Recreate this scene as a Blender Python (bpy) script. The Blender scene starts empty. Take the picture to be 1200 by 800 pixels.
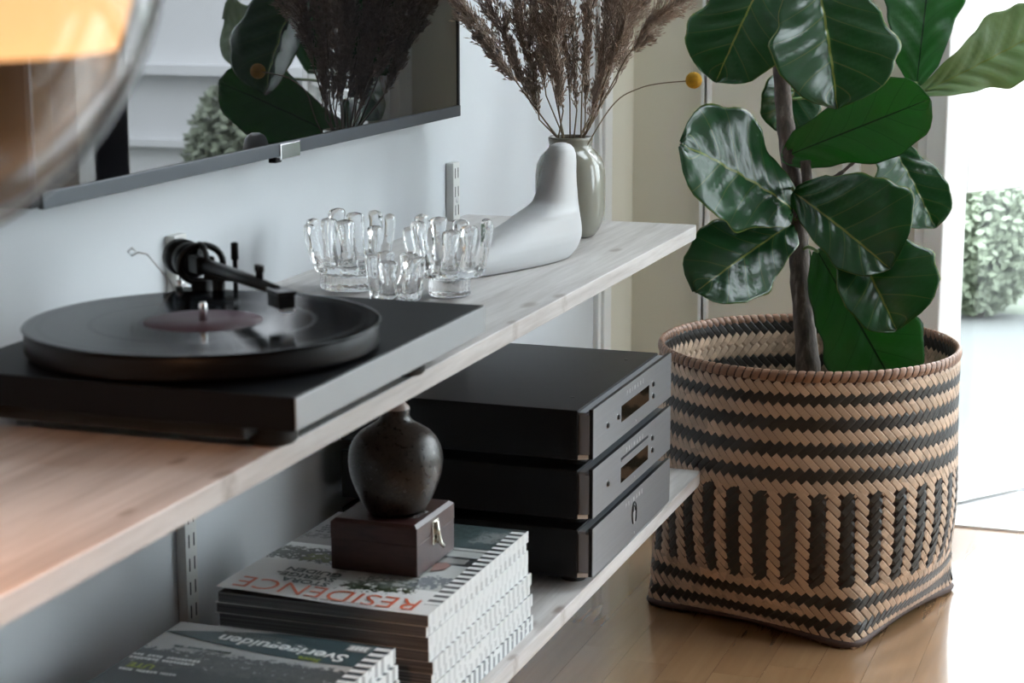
import bpy, bmesh, math, random
from mathutils import Vector, Matrix, noise

random.seed(7)
SC = bpy.context.scene
COL = SC.collection
PI = math.pi

# ------------------------------------------------------------------ camera
cam_data = bpy.data.cameras.new('camera')
cam = bpy.data.objects.new('camera', cam_data)
COL.objects.link(cam)
CAM = Vector((1.0253, -1.3409, 1.0070))
RX = Vector((0.943216, 0.332175, -0.001723))
RY = Vector((0.063443, -0.185233, -0.980645))
RZ = Vector((-0.326065, 0.924850, -0.195789))
cam.matrix_world = Matrix(((RX.x, -RY.x, -RZ.x, CAM.x), (RX.y, -RY.y, -RZ.y, CAM.y),
                           (RX.z, -RY.z, -RZ.z, CAM.z), (0, 0, 0, 1)))
cam_data.sensor_width = 36.0
cam_data.lens = 36.0 * 2325.18 / 1200.0
cam_data.clip_start = 0.05
cam_data.clip_end = 200
cam_data.dof.use_dof = True
cam_data.dof.focus_distance = 2.65
cam_data.dof.aperture_fstop = 9.0
SC.camera = cam

# ------------------------------------------------------------------ world, daylight, exposure
world = bpy.data.worlds.new('overcast_sky')
SC.world = world
world.use_nodes = True
wn = world.node_tree.nodes
wn['Background'].inputs[0].default_value = (0.86, 0.93, 1.0, 1)
wn['Background'].inputs[1].default_value = 8.0



vs = SC.view_settings
vs.view_transform = 'Standard'
vs.look = 'None'
vs.exposure = 0.6
vs.gamma = 1.0
vs.use_curve_mapping = False
SC.cycles.max_bounces = 14
SC.cycles.transparent_max_bounces = 16
SC.cycles.transmission_bounces = 10
SC.cycles.sample_clamp_indirect = 6.0
SC.cycles.caustics_reflective = False
SC.cycles.caustics_refractive = False
SC.cycles.use_denoising = True

US = 0.62      # top of the upper shelf
LS = 0.25      # top of the lower shelf


# ------------------------------------------------------------------ node helpers
class NT:
    def __init__(self, name):
        self.m = bpy.data.materials.new(name)
        self.m.use_nodes = True
        self.t = self.m.node_tree
        self.p = self.t.nodes['Principled BSDF']
        self.out = self.t.nodes['Material Output']

    def n(self, typ, **kw):
        x = self.t.nodes.new(typ)
        for k, v in kw.items():
            if k.startswith('i_'):
                key = k[2:]
                key = int(key) if key.isdigit() else key
                x.inputs[key].default_value = v
            else:
                setattr(x, k, v)
        return x

    def l(self, a, b):
        self.t.links.new(a, b)

    def set(self, **kw):
        names = dict(color='Base Color', rough='Roughness', metal='Metallic', spec='Specular IOR Level', ior='IOR',
                     coat='Coat Weight', coatr='Coat Roughness', trans='Transmission Weight', alpha='Alpha',
                     emis='Emission Color', emis_s='Emission Strength', sheen='Sheen Weight')
        for k, v in kw.items():
            if k in ('color', 'emis') and len(v) == 3:
                v = (*v, 1)
            self.p.inputs[names[k]].default_value = v
        return self

    def math(self, op, a, b=None, c=None):
        x = self.t.nodes.new('ShaderNodeMath')
        x.operation = op
        for i, v in enumerate((a, b, c)):
            if v is None:
                continue
            if isinstance(v, (int, float)):
                x.inputs[i].default_value = v
            else:
                self.l(v, x.inputs[i])
        return x.outputs[0]

    def mix(self, fac, a, b):
        x = self.t.nodes.new('ShaderNodeMix')
        x.data_type = 'RGBA'
        for sock, v in ((x.inputs[0], fac), (x.inputs[6], a), (x.inputs[7], b)):
            if isinstance(v, tuple):
                sock.default_value = (*v, 1) if len(v) == 3 else v
            elif isinstance(v, (int, float)):
                sock.default_value = v
            else:
                self.l(v, sock)
        return x.outputs[2]

    def ramp(self, fac, stops):
        x = self.t.nodes.new('ShaderNodeValToRGB')
        el = x.color_ramp.elements
        while len(el) < len(stops):
            el.new(0.5)
        for e, (pos, c) in zip(el, stops):
            e.position = pos
            e.color = (*c, 1) if len(c) == 3 else c
        self.l(fac, x.inputs[0])
        return x.outputs[0]

    def coord(self, kind='Object', scale=None):
        tc = self.n('ShaderNodeTexCoord')
        o = tc.outputs[kind]
        if scale:
            mp = self.n('ShaderNodeMapping')
            mp.inputs['Scale'].default_value = scale
            self.l(o, mp.inputs[0])
            o = mp.outputs[0]
        return o

    def noise(self, vec, scale, detail=4, rough=0.5, dist=0.0):
        x = self.n('ShaderNodeTexNoise')
        x.inputs['Scale'].default_value = scale
        x.inputs['Detail'].default_value = detail
        x.inputs['Roughness'].default_value = rough
        x.inputs['Distortion'].default_value = dist
        self.l(vec, x.inputs['Vector'])
        return x.outputs[0]

    def bump(self, h, strength=0.2, dist=0.002):
        b = self.n('ShaderNodeBump')
        b.inputs['Strength'].default_value = strength
        b.inputs['Distance'].default_value = dist
        self.l(h, b.inputs['Height'])
        self.l(b.outputs[0], self.p.inputs['Normal'])
        return b


def plain(name, color, rough=0.5, metal=0.0, spec=0.5, var=0.08, nscale=30, bump=0.0, **kw):
    """A procedural material: the colour with a little noise in tone and relief."""
    t = NT(name)
    t.set(color=color, rough=rough, metal=metal, spec=spec, **kw)
    v = t.coord('Object')
    nz = t.noise(v, nscale)
    lo = tuple(max(0, c * (1 - var)) for c in color)
    hi = tuple(min(1, c * (1 + var)) for c in color)
    t.l(t.mix(nz, lo, hi), t.p.inputs['Base Color'])
    if bump:
        t.bump(t.noise(v, nscale * 6), bump, 0.001)
    return t.m


# ------------------------------------------------------------------ mesh helpers
class MB:
    """Collects shapes; build() links them as ONE mesh object."""

    def __init__(self):
        self.v, self.f, self.s, self.uv = [], [], [], {}

    def add(self, verts, faces, smooth=False):
        b = len(self.v)
        self.v += [tuple(v) for v in verts]
        for f in faces:
            self.f.append(tuple(i + b for i in f))
            self.s.append(smooth)
        return self

    def box(self, x0, x1, y0, y1, z0, z1, M=None):
        vs = [Vector((x, y, z)) for z in (z0, z1) for y in (y0, y1) for x in (x0, x1)]
        if M is not None:
            vs = [M @ v for v in vs]
        return self.add(vs, [(0, 2, 3, 1), (4, 5, 7, 6), (0, 1, 5, 4), (1, 3, 7, 5), (3, 2, 6, 7), (2, 0, 4, 6)])

    def lathe(self, prof, c=(0, 0, 0), seg=48, cap0=True, cap1=True, smooth=True, fn=None, axis=None):
        n = len(prof)
        vs = []
        for k in range(seg):
            a = 2 * PI * k / seg
            for r, z in prof:
                p = Vector((r * math.cos(a), r * math.sin(a), z))
                if fn:
                    p = fn(p, a)
                if axis is not None:
                    p = axis @ p
                vs.append(p + Vector(c))
        fs = []
        for k in range(seg):
            k2 = (k + 1) % seg
            for i in range(n - 1):
                fs.append((k * n + i, k2 * n + i, k2 * n + i + 1, k * n + i + 1))
        self.add(vs, fs, smooth)
        b = len(self.v) - len(vs)
        if cap0:
            self.f.append(tuple(b + k * n for k in reversed(range(seg))))
            self.s.append(False)
        if cap1:
            self.f.append(tuple(b + k * n + n - 1 for k in range(seg)))
            self.s.append(False)
        return self

    def tube(self, pts, rad, seg=10, caps=True, smooth=True):
        pts = [Vector(p) for p in pts]
        if isinstance(rad, (int, float)):
            rad = [rad] * len(pts)
        n = len(pts)
        up = None
        vs = []
        for i, p in enumerate(pts):
            d = (pts[min(i + 1, n - 1)] - pts[max(i - 1, 0)]).normalized()
            if up is None:
                up = d.orthogonal().normalized()
            up = (up - d * up.dot(d)).normalized()
            w = d.cross(up)
            for k in range(seg):
                a = 2 * PI * k / seg
                vs.append(p + (up * math.cos(a) + w * math.sin(a)) * rad[i])
        fs = []
        for i in range(n - 1):
            for k in range(seg):
                k2 = (k + 1) % seg
                fs.append((i * seg + k, i * seg + k2, (i + 1) * seg + k2, (i + 1) * seg + k))
        self.add(vs, fs, smooth)
        b = len(self.v) - len(vs)
        if caps:
            self.f.append(tuple(b + k for k in reversed(range(seg))))
            self.s.append(False)
            self.f.append(tuple(b + (n - 1) * seg + k for k in range(seg)))
            self.s.append(False)
        return self

    def prism(self, outline, z0, z1, M=None):
        """Outline [(x,y)...] counter-clockwise, extruded z0..z1."""
        n = len(outline)
        vs = [Vector((x, y, z0)) for x, y in outline] + [Vector((x, y, z1)) for x, y in outline]
        if M is not None:
            vs = [M @ v for v in vs]
        fs = [tuple(reversed(range(n))), tuple(range(n, 2 * n))]
        fs += [(i, (i + 1) % n, n + (i + 1) % n, n + i) for i in range(n)]
        return self.add(vs, fs)

    def mesh(self, name, mats):
        me = bpy.data.meshes.new(name)
        me.from_pydata(self.v, [], self.f)
        me.polygons.foreach_set('use_smooth', self.s)
        for m in (mats if isinstance(mats, (list, tuple)) else [mats]):
            me.materials.append(m)
        me.update()
        return me

    def build(self, name, mat, parent=None, bevel=0.0, seg=2, **tags):
        return link(name, self.mesh(name, mat), parent, bevel, seg, **tags)


def origin(o):
    """World position of an unrotated object (parents added up)."""
    if o.parent is None:
        return Vector(o.location)
    return origin(o.parent) + o.matrix_parent_inverse.translation + Vector(o.location)


def link(name, me, parent=None, bevel=0.0, seg=2, label=None, cat=None, group=None, kind=None):
    o = bpy.data.objects.new(name, me)
    COL.objects.link(o)
    if parent is not None:
        o.parent = parent
        o.matrix_parent_inverse = Matrix.Translation(-origin(parent))
    if bevel:
        b = o.modifiers.new('edge', 'BEVEL')
        b.width = bevel
        b.segments = seg
        b.limit_method = 'ANGLE'
        b.angle_limit = math.radians(40)
    return tag(o, label, cat, group, kind)


def tag(o, label=None, cat=None, group=None, kind=None):
    if label:
        o['label'] = label
    if cat:
        o['category'] = cat
    if group:
        o['group'] = group
    if kind:
        o['kind'] = kind
    return o


def thing(name, label, cat, loc, group=None):
    o = bpy.data.objects.new(name, None)
    o.empty_display_size = 0.05
    COL.objects.link(o)
    o.location = loc
    return tag(o, label, cat, group)


def text_mesh(name, body, size, M, mat, parent, depth=0.0002, align='CENTER', bold=0.0, sx=1.0, space=1.0, spacing_line=1.0, label=None):
    """Lettering as flat mesh; M maps the text plane (x right, y up, z out) into the world."""
    cu = bpy.data.curves.new(name, 'FONT')
    cu.body = body
    cu.size = size
    cu.align_x = align
    cu.align_y = 'CENTER'
    cu.extrude = depth
    cu.offset = bold
    cu.space_character = space
    cu.space_line = spacing_line
    cu.resolution_u = 3
    tmp = bpy.data.objects.new(name, cu)
    me = bpy.data.meshes.new_from_object(tmp)
    bpy.data.objects.remove(tmp)
    bpy.data.curves.remove(cu)
    me.transform(M @ Matrix.Diagonal((sx, 1, 1, 1)))
    me.materials.clear()
    me.materials.append(mat)
    return link(name, me, parent, label=label)


def print_rows(M, width, rows, pitch, height, mat, parent, seed, align=0.0):
    """Small print too fine to read in the photograph: rows of word-length strokes."""
    rr = random.Random(seed)
    mb = MB()
    for r in range(rows):
        w = width * rr.uniform(0.72, 1.0)
        x = -width / 2 if align < 0 else -w / 2
        end = x + w
        while x < end:
            n = min(rr.uniform(2.2, 6.5) * height, end - x)
            y = (rows / 2 - r - .5) * pitch
            k = x
            while k < x + n - height * .3:
                q = height * rr.uniform(.32, .6)
                mb.box(k, k + q, y - height / 2, y + height * rr.uniform(.2, .5), 0, 0.0001, M)
                k += q + height * .22
            x += n + height * .7
    return mb.build('small_print', mat, parent)


def frame(o, x, y, z):
    """Matrix with columns x,y,z at origin o."""
    x, y, z = Vector(x), Vector(y), Vector(z)
    return Matrix(((x.x, y.x, z.x, o[0]), (x.y, y.y, z.y, o[1]), (x.z, y.z, z.z, o[2]), (0, 0, 0, 1)))


def lerp(a, b, t):
    return a + (b - a) * t


def interp(tab, t):
    for (a, va), (b, vb) in zip(tab, tab[1:]):
        if t <= b:
            u = (t - a) / (b - a) if b > a else 0
            u = u * u * (3 - 2 * u) * 0.5 + u * 0.5
            return lerp(va, vb, u)
    return tab[-1][1]


def bez(pts, n_):
    """Smooth (Catmull-Rom) resampling of points."""
    P = [Vector(p) for p in pts]
    out = []
    for i in range(len(P) - 1):
        p0, p1, p2, p3 = P[max(i - 1, 0)], P[i], P[i + 1], P[min(i + 2, len(P) - 1)]
        for k in range(n_):
            t_ = k / n_
            out.append(0.5 * ((2 * p1) + (p2 - p0) * t_ + (2 * p0 - 5 * p1 + 4 * p2 - p3) * t_ ** 2 + (3 * p1 - p0 - 3 * p2 + p3) * t_ ** 3))
    out.append(P[-1])
    return out


# ------------------------------------------------------------------ materials
# where the pine boards carry knots: x, y, radius
KNOTS = [(0.294, -0.037, 0.007), (0.345, -0.061, 0.008), (0.356, -0.073, 0.006), (0.33, 0.687, 0.01), (0.307, 1.1, 0.009), (0.359, 0.814, 0.009), (0.329, -0.173, 0.006), (0.344, 0.752, 0.008), (0.346, 0.585, 0.006)]


def wood(name, c0, c1, knot, rough=0.4, scale=(34, 2.2, 34), knots=True, spec=0.4):
    t = NT(name)
    t.set(rough=rough, spec=spec)
    v = t.coord('Object', scale)
    a = t.noise(v, 1.0, 6, 0.6, 0.6)
    b = t.noise(v, 5.0, 4, 0.6)
    g = t.math('ADD', t.math('MULTIPLY', a, 0.7), t.math('MULTIPLY', b, 0.3))
    col = t.ramp(g, [(0.32, c0), (0.52, tuple(lerp(p, q, .6) for p, q in zip(c0, c1))), (0.68, c1)])
    if knots:
        sp = t.n('ShaderNodeSeparateXYZ')
        t.l(t.coord('Object'), sp.inputs[0])
        nzk = t.math('MULTIPLY', t.math('SUBTRACT', t.noise(t.coord('Object'), 120, 2), 0.5), 0.006)
        for kx, ky, kr in KNOTS:
            dx = t.math('ADD', t.math('SUBTRACT', sp.outputs[0], kx), nzk)
            dy = t.math('MULTIPLY', t.math('SUBTRACT', sp.outputs[1], ky), 0.42)
            d = t.math('SQRT', t.math('ADD', t.math('MULTIPLY', dx, dx), t.math('MULTIPLY', dy, dy)))
            k = t.math('MULTIPLY', t.math('SUBTRACT', 1.0, t.math('DIVIDE', d, kr)), 1.6)
            x = t.n('ShaderNodeClamp')
            t.l(k, x.inputs[0])
            col = t.mix(t.math('MULTIPLY', x.outputs[0], 0.8), col, knot)
    t.l(col, t.p.inputs['Base Color'])
    t.bump(b, 0.12, 0.0006)
    return t.m


M_wall = plain('white_wall_paint', (0.61, 0.635, 0.66), 0.6, var=0.015, nscale=4, bump=0.03)
M_cream = plain('cream_wall_paint', (0.71, 0.675, 0.575), 0.55, var=0.02, nscale=4, bump=0.03)
M_back = plain('dark_grey_wall_paint', (0.035, 0.035, 0.037), 0.7, var=0.03, nscale=4)
M_ceil = plain('ceiling_paint', (0.45, 0.45, 0.45), 0.7, var=0.02, nscale=3)
M_trim = plain('white_gloss_paint', (0.82, 0.82, 0.81), 0.3, var=0.015, nscale=8)
M_upr = plain('white_powder_coat', (0.66, 0.66, 0.64), 0.45, var=0.02, nscale=20)
M_slot = plain('slot_shadow_dark', (0.03, 0.03, 0.035), 0.8, var=0.1)
M_shelf = wood('whitewashed_pine', (0.38, 0.345, 0.325), (0.70, 0.675, 0.66), (0.26, 0.21, 0.18), 0.36)
M_endg = wood('bare_pine_end_grain', (0.60, 0.40, 0.26), (0.72, 0.52, 0.36), (0.3, 0.2, 0.12), 0.5, knots=False)


def floor_mat():
    t = NT('oiled_oak')
    t.set(rough=0.25, spec=0.6, coat=1.0, coatr=0.07)
    t.p.inputs['Coat IOR'].default_value = 1.65
    v = t.coord('Object', (30, 2.0, 30))
    a = t.noise(v, 1.0, 6, 0.6, 0.5)
    oi = t.n('ShaderNodeObjectInfo')
    r = t.math('ADD', t.math('MULTIPLY', oi.outputs['Random'], 0.22), 0.14)
    g = t.math('ADD', t.math('MULTIPLY', a, 0.55), r)
    col = t.ramp(g, [(0.2, (0.22, 0.115, 0.055)), (0.5, (0.31, 0.175, 0.088)), (0.8, (0.40, 0.24, 0.13))])
    t.l(col, t.p.inputs['Base Color'])
    t.bump(a, 0.08, 0.0005)
    return t.m


M_floor = floor_mat()
M_black = plain('satin_black_lacquer', (0.002, 0.0025, 0.004), 0.45, spec=0.12, var=0.1, nscale=40)
M_rubber = plain('black_rubber', (0.01, 0.01, 0.01), 0.7, var=0.1)
M_dark = plain('black_metal', (0.008, 0.008, 0.009), 0.32, metal=0.3, spec=0.4, var=0.1)
M_chrome = plain('polished_steel', (0.75, 0.75, 0.76), 0.18, metal=1.0, var=0.03)
M_silver = plain('satin_silver', (0.62, 0.62, 0.63), 0.3, metal=1.0, var=0.04)


def brushed(name, color, rough, metal=1.0):
    t = NT(name)
    t.set(color=color, rough=rough, metal=metal)
    v = t.coord('Object', (300, 6, 300))
    nz = t.noise(v, 1.0, 3)
    t.l(t.mix(nz, tuple(c * .9 for c in color), tuple(c * 1.1 for c in color)), t.p.inputs['Base Color'])
    sp = t.noise(t.coord('Object'), 900, 2)
    t.bump(t.math('ADD', t.math('MULTIPLY', nz, 0.4), sp), 0.06, 0.0004)
    return t.m


M_panel = brushed('blasted_black_aluminium', (0.32, 0.33, 0.345), 0.34, 0.75)
M_chassis = plain('black_powder_coated_steel', (0.003, 0.003, 0.0035), 0.40, spec=0.3, var=0.1, nscale=60, bump=0.02)
M_recess = plain('grey_anodised_aluminium', (0.26, 0.275, 0.30), 0.45, metal=0.2, var=0.05)
M_display = plain('dark_display_glass', (0.012, 0.009, 0.006), 0.06, spec=0.7, var=0.2)
M_print = plain('engraved_grey_print', (0.05, 0.055, 0.06), 0.5, var=0.02)
M_print_light = plain('pale_engraved_print', (0.6, 0.61, 0.62), 0.4, var=0.02)


def record_mat():
    t = NT('black_vinyl')
    t.set(color=(0.006, 0.007, 0.009), rough=0.07, spec=0.12)
    v = t.coord('Object')
    sep = t.n('ShaderNodeSeparateXYZ')
    t.l(v, sep.inputs[0])
    r = t.math('SQRT', t.math('ADD', t.math('POWER', sep.outputs[0], 2.0), t.math('POWER', sep.outputs[1], 2.0)))
    g = t.math('SINE', t.math('MULTIPLY', r, 2500.0))
    w = t.noise(v, 9, 2)
    band = t.math('SINE', t.math('MULTIPLY', r, 150.0))
    t.l(t.math('ADD', 0.10, t.math('MULTIPLY', t.math('GREATER_THAN', band, 0.93), 0.05)), t.p.inputs['Roughness'])
    t.bump(t.math('ADD', t.math('MULTIPLY', g, 0.25), w), 0.015, 0.0004)
    return t.m


M_vinyl = record_mat()
M_label = plain('plum_paper_label', (0.055, 0.022, 0.034), 0.5, var=0.12, nscale=60)


def glass_mat(name, tint=(1, 1, 1), rough=0.01):
    t = NT(name)
    t.set(color=tint, rough=rough, ior=1.5, trans=1.0)
    t.bump(t.noise(t.coord('Object'), 130, 2), 0.25, 0.003)
    return t.m


M_glass = glass_mat('clear_cast_glass')


def thin_glass(name, tint=(0.97, 0.99, 0.98), extra=0.0, ior=1.45, power=5.0):
    t = NT(name)
    tr = t.n('ShaderNodeBsdfTransparent')
    tr.inputs[0].default_value = (*tint, 1)
    gl = t.n('ShaderNodeBsdfGlossy')
    gl.inputs['Roughness'].default_value = 0.015
    lw = t.n('ShaderNodeLayerWeight')
    nz = t.noise(t.coord('Object'), 3, 2)
    r0 = ((ior - 1) / (ior + 1)) ** 2
    f = t.math('ADD', t.math('MULTIPLY', t.math('POWER', lw.outputs['Facing'], power), 0.9), t.math('ADD', t.math('MULTIPLY', nz, 0.01), r0 + extra))
    mx = t.n('ShaderNodeMixShader')
    t.l(f, mx.inputs[0])
    t.l(tr.outputs[0], mx.inputs[1])
    t.l(gl.outputs[0], mx.inputs[2])
    t.l(mx.outputs[0], t.out.inputs[0])
    return t.m


M_pane = thin_glass('window_glass')
M_smoke = thin_glass('smoke_grey_glass', (0.84, 0.82, 0.80), 0.0, 1.5, 3.2)
M_screen = plain('glossy_black_screen', (0.006, 0.006, 0.007), 0.015, spec=0.9, var=0.0, ior=1.6)
M_bezel = plain('gunmetal_bezel', (0.05, 0.057, 0.068), 0.38, metal=0.35, var=0.03, nscale=60)
M_plastic = plain('black_plastic', (0.005, 0.005, 0.006), 0.42, spec=0.15, var=0.05)
M_ceramic = plain('grey_green_stoneware_glaze', (0.255, 0.245, 0.20), 0.16, var=0.06, nscale=14, coat=0.3, coatr=0.05)
M_bisque = plain('matte_white_porcelain', (0.50, 0.50, 0.505), 0.5, var=0.02, nscale=10, bump=0.03)


def dark_glaze():
    t = NT('speckled_bronze_glaze')
    t.set(rough=0.36, spec=0.6, metal=0.25)
    v = t.coord('Object')
    a = t.noise(v, 260, 4, 0.7)
    b = t.noise(v, 16, 3)
    g = t.math('ADD', t.math('MULTIPLY', a, 0.6), t.math('MULTIPLY', b, 0.45))
    t.l(t.ramp(g, [(0.38, (0.010, 0.008, 0.007)), (0.58, (0.026, 0.021, 0.018)), (0.75, (0.09, 0.07, 0.055))]), t.p.inputs['Base Color'])
    t.l(t.ramp(a, [(0.3, (0.24,) * 3), (0.7, (0.38,) * 3)]), t.p.inputs['Roughness'])
    t.bump(a, 0.25, 0.0008)
    return t.m


M_glaze = dark_glaze()
M_lip = plain('pale_unglazed_lip', (0.30, 0.23, 0.20), 0.4, var=0.1, nscale=60)
M_boxwood = wood('dark_red_wood', (0.022, 0.009, 0.008), (0.06, 0.024, 0.021), (0.02, 0.01, 0.01), 0.30, (14, 50, 60), knots=False, spec=0.5)
M_gold = plain('pale_nickel', (0.72, 0.70, 0.62), 0.2, metal=1.0, var=0.05)


def leaf_mat(name, top, under, rough=0.3, trans=0.35, dark_vein=False):
    t = NT(name)
    t.set(rough=rough, spec=0.65)
    uv = t.n('ShaderNodeUVMap')
    sep = t.n('ShaderNodeSeparateXYZ')
    t.l(uv.outputs[0], sep.inputs[0])
    s = t.math('ABSOLUTE', t.math('SUBTRACT', sep.outputs[0], 0.5))       # 0 midrib .. 0.5 edge
    tt = sep.outputs[1]
    ph = t.math('MULTIPLY', t.math('SUBTRACT', tt, t.math('SUBTRACT', t.math('MULTIPLY', s, 0.62), t.math('MULTIPLY', t.math('POWER', s, 2.0), 0.35))), 6.5)
    fr = t.math('ABSOLUTE', t.math('SUBTRACT', t.math('FRACT', ph), 0.5))
    side = t.math('LESS_THAN', fr, t.math('SUBTRACT', 0.040, t.math('MULTIPLY', s, 0.062)))
    mid = t.math('LESS_THAN', s, t.math('SUBTRACT', 0.016, t.math('MULTIPLY', tt, 0.009)))
    edge = t.math('GREATER_THAN', s, 0.488)
    vein = t.math('MAXIMUM', t.math('MULTIPLY', side, 0.30), t.math('MAXIMUM', mid, t.math('MULTIPLY', edge, 0.6)))
    v = t.coord('Object')
    nz = t.noise(v, 22, 3)
    base = t.mix(nz, tuple(c * 0.75 for c in top), tuple(c * 1.25 for c in top))
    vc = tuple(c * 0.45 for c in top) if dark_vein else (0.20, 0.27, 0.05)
    col = t.mix(vein, base, vc)
    t.l(col, t.p.inputs['Base Color'])
    fine = t.noise(v, 120, 2)
    h = t.math('ADD', t.math('MULTIPLY', t.math('SUBTRACT', 0.5, fr), -0.7), t.math('ADD', t.math('MULTIPLY', nz, 0.5), t.math('MULTIPLY', fine, 0.12)))
    t.bump(h, 0.45, 0.004)
    tl = t.n('ShaderNodeBsdfTranslucent')
    t.l(t.mix(vein, under, vc), tl.inputs[0])
    mx = t.n('ShaderNodeMixShader')
    mx.inputs[0].default_value = trans
    t.l(t.p.outputs[0], mx.inputs[1])
    t.l(tl.outputs[0], mx.inputs[2])
    t.l(mx.outputs[0], t.out.inputs[0])
    return t.m


M_leaf = [leaf_mat('fig_leaf_glossy', (0.013, 0.058, 0.019), (0.08, 0.36, 0.06), 0.25, 0.22),
          leaf_mat('fig_leaf_bright', (0.024, 0.088, 0.028), (0.10, 0.40, 0.08), 0.38, 0.38, True),  # backlit look put into the colour: brighter green, dark veins; also new small leaves
          leaf_mat('fig_leaf_underside', (0.17, 0.25, 0.11), (0.20, 0.40, 0.08), 0.5, 0.30)]


def bark():
    t = NT('grey_brown_bark')
    t.set(rough=0.75)
    v = t.coord('Object', (1, 1, 0.25))
    a = t.noise(v, 90, 5, 0.65)
    t.l(t.ramp(a, [(0.35, (0.035, 0.024, 0.018)), (0.55, (0.095, 0.07, 0.055)), (0.72, (0.24, 0.20, 0.17))]), t.p.inputs['Base Color'])
    t.bump(a, 0.6, 0.003)
    return t.m


M_bark = bark()
M_twig = plain('dark_twig', (0.035, 0.022, 0.016), 0.7, var=0.3, nscale=80)
M_petiole = plain('green_petiole', (0.10, 0.17, 0.04), 0.5, var=0.2, nscale=60)
M_soil = plain('dark_potting_soil', (0.035, 0.028, 0.022), 0.9, var=0.5, nscale=90, bump=0.6)


def strip_mat(name, c, var):
    t = NT(name)
    t.set(rough=0.42, spec=0.45)
    oi = t.n('ShaderNodeObjectInfo')
    v = t.coord('Object', (40, 420, 40))
    nz = t.noise(v, 1.0, 3)
    g = t.math('ADD', t.math('MULTIPLY', oi.outputs['Random'], 0.5), t.math('MULTIPLY', nz, 0.5))
    t.l(t.mix(g, tuple(x * (1 - var) for x in c), tuple(min(1, x * (1 + var)) for x in c)), t.p.inputs['Base Color'])
    t.bump(nz, 0.15, 0.0004)
    return t.m


M_tan = strip_mat('natural_bamboo_strip', (0.54, 0.385, 0.275), 0.25)
M_ink = strip_mat('black_dyed_bamboo_strip', (0.028, 0.024, 0.020), 0.5)
M_rim = strip_mat('red_brown_rim_wrap', (0.30, 0.165, 0.105), 0.25)
M_rimdark = plain('dark_brown_binding', (0.055, 0.025, 0.018), 0.6, var=0.2)
M_reed = plain('dry_reed_stem', (0.20, 0.155, 0.10), 0.7, var=0.2, nscale=40)


def plume_mat():
    t = NT('mauve_brown_plume')
    t.set(rough=0.8, spec=0.15)
    v = t.coord('Object')
    a = t.noise(v, 160, 3)
    t.l(t.ramp(a, [(0.3, (0.26, 0.205, 0.165)), (0.55, (0.52, 0.425, 0.355)), (0.75, (0.76, 0.67, 0.58))]), t.p.inputs['Base Color'])
    tl = t.n('ShaderNodeBsdfTranslucent')
    tl.inputs[0].default_value = (0.60, 0.49, 0.40, 1)
    mx = t.n('ShaderNodeMixShader')
    mx.inputs[0].default_value = 0.4
    t.l(t.p.outputs[0], mx.inputs[1])
    t.l(tl.outputs[0], mx.inputs[2])
    t.l(mx.outputs[0], t.out.inputs[0])
    return t.m


M_plume = plume_mat()
M_yellow = plain('yellow_flower_ball', (0.62, 0.34, 0.015), 0.8, var=0.35, nscale=260, bump=0.8)
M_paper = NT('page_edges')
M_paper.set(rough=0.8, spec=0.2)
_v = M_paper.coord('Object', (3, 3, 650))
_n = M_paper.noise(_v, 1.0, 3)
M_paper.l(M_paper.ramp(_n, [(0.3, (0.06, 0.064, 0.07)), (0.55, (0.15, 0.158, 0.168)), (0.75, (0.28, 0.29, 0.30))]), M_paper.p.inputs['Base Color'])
M_paper = M_paper.m
M_orange = plain('orange_ink', (0.62, 0.13, 0.055), 0.4, var=0.05)
M_teal = plain('dark_teal_ink', (0.035, 0.065, 0.075), 0.35, var=0.15, nscale=25)
M_greenink = plain('dark_green_ink', (0.02, 0.05, 0.05), 0.4, var=0.05)
M_greyink = plain('grey_ink', (0.16, 0.17, 0.17), 0.4, var=0.05)
M_lime = plain('lime_ink', (0.34, 0.40, 0.05), 0.4, var=0.05)
M_white = plain('white_ink', (0.78, 0.80, 0.80), 0.4, var=0.02)


# ------------------------------------------------------------------ the room
def struct(name, mb, m, parent=None, bevel=0.0, label=None):
    o = mb.build(name, m, parent, bevel)
    if parent is None:
        o['kind'] = 'structure'
    if label:
        o['label'] = label
    return o


YF = 2.2535      # far wall
XR = 3.40        # right wall
YB = -2.6        # back wall
ZC = 2.5

floor = struct('floor', MB().box(-0.2, XR + 0.2, YB - 0.2, YF + 0.12, -0.12, -0.0045), M_floor, label='oiled oak strip floor reflecting the bright garden door')
bw = 0.068
boards = {}
col_i = 0
x = 0.0
rb = random.Random(3)
while x < 1.62:
    y = 0.2 - rb.uniform(0, 0.4)
    while y < 2.095:
        ln = rb.choice((0.36, 0.42, 0.48))
        y1 = min(y + ln, 2.095)
        key = round(y1 - y, 3)
        if key not in boards:
            hx, hy = bw / 2 - 0.00015, key / 2 - 0.00015
            boards[key] = MB().box(-hx, hx, -hy, hy, -0.0045, 0.0).mesh('floor_board', M_floor)
        o = bpy.data.objects.new('floor_board', boards[key])
        COL.objects.link(o)
        o.parent = floor
        o.location = (x + bw / 2, (y + y1) / 2, rb.uniform(-0.00012, 0.0))
        y = y1
    x += bw
struct('trim_1', MB().box(0.586, 1.25, 2.097, 2.36, -0.0045, 0.004), M_trim, bevel=0.002, label='white door threshold')

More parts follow.
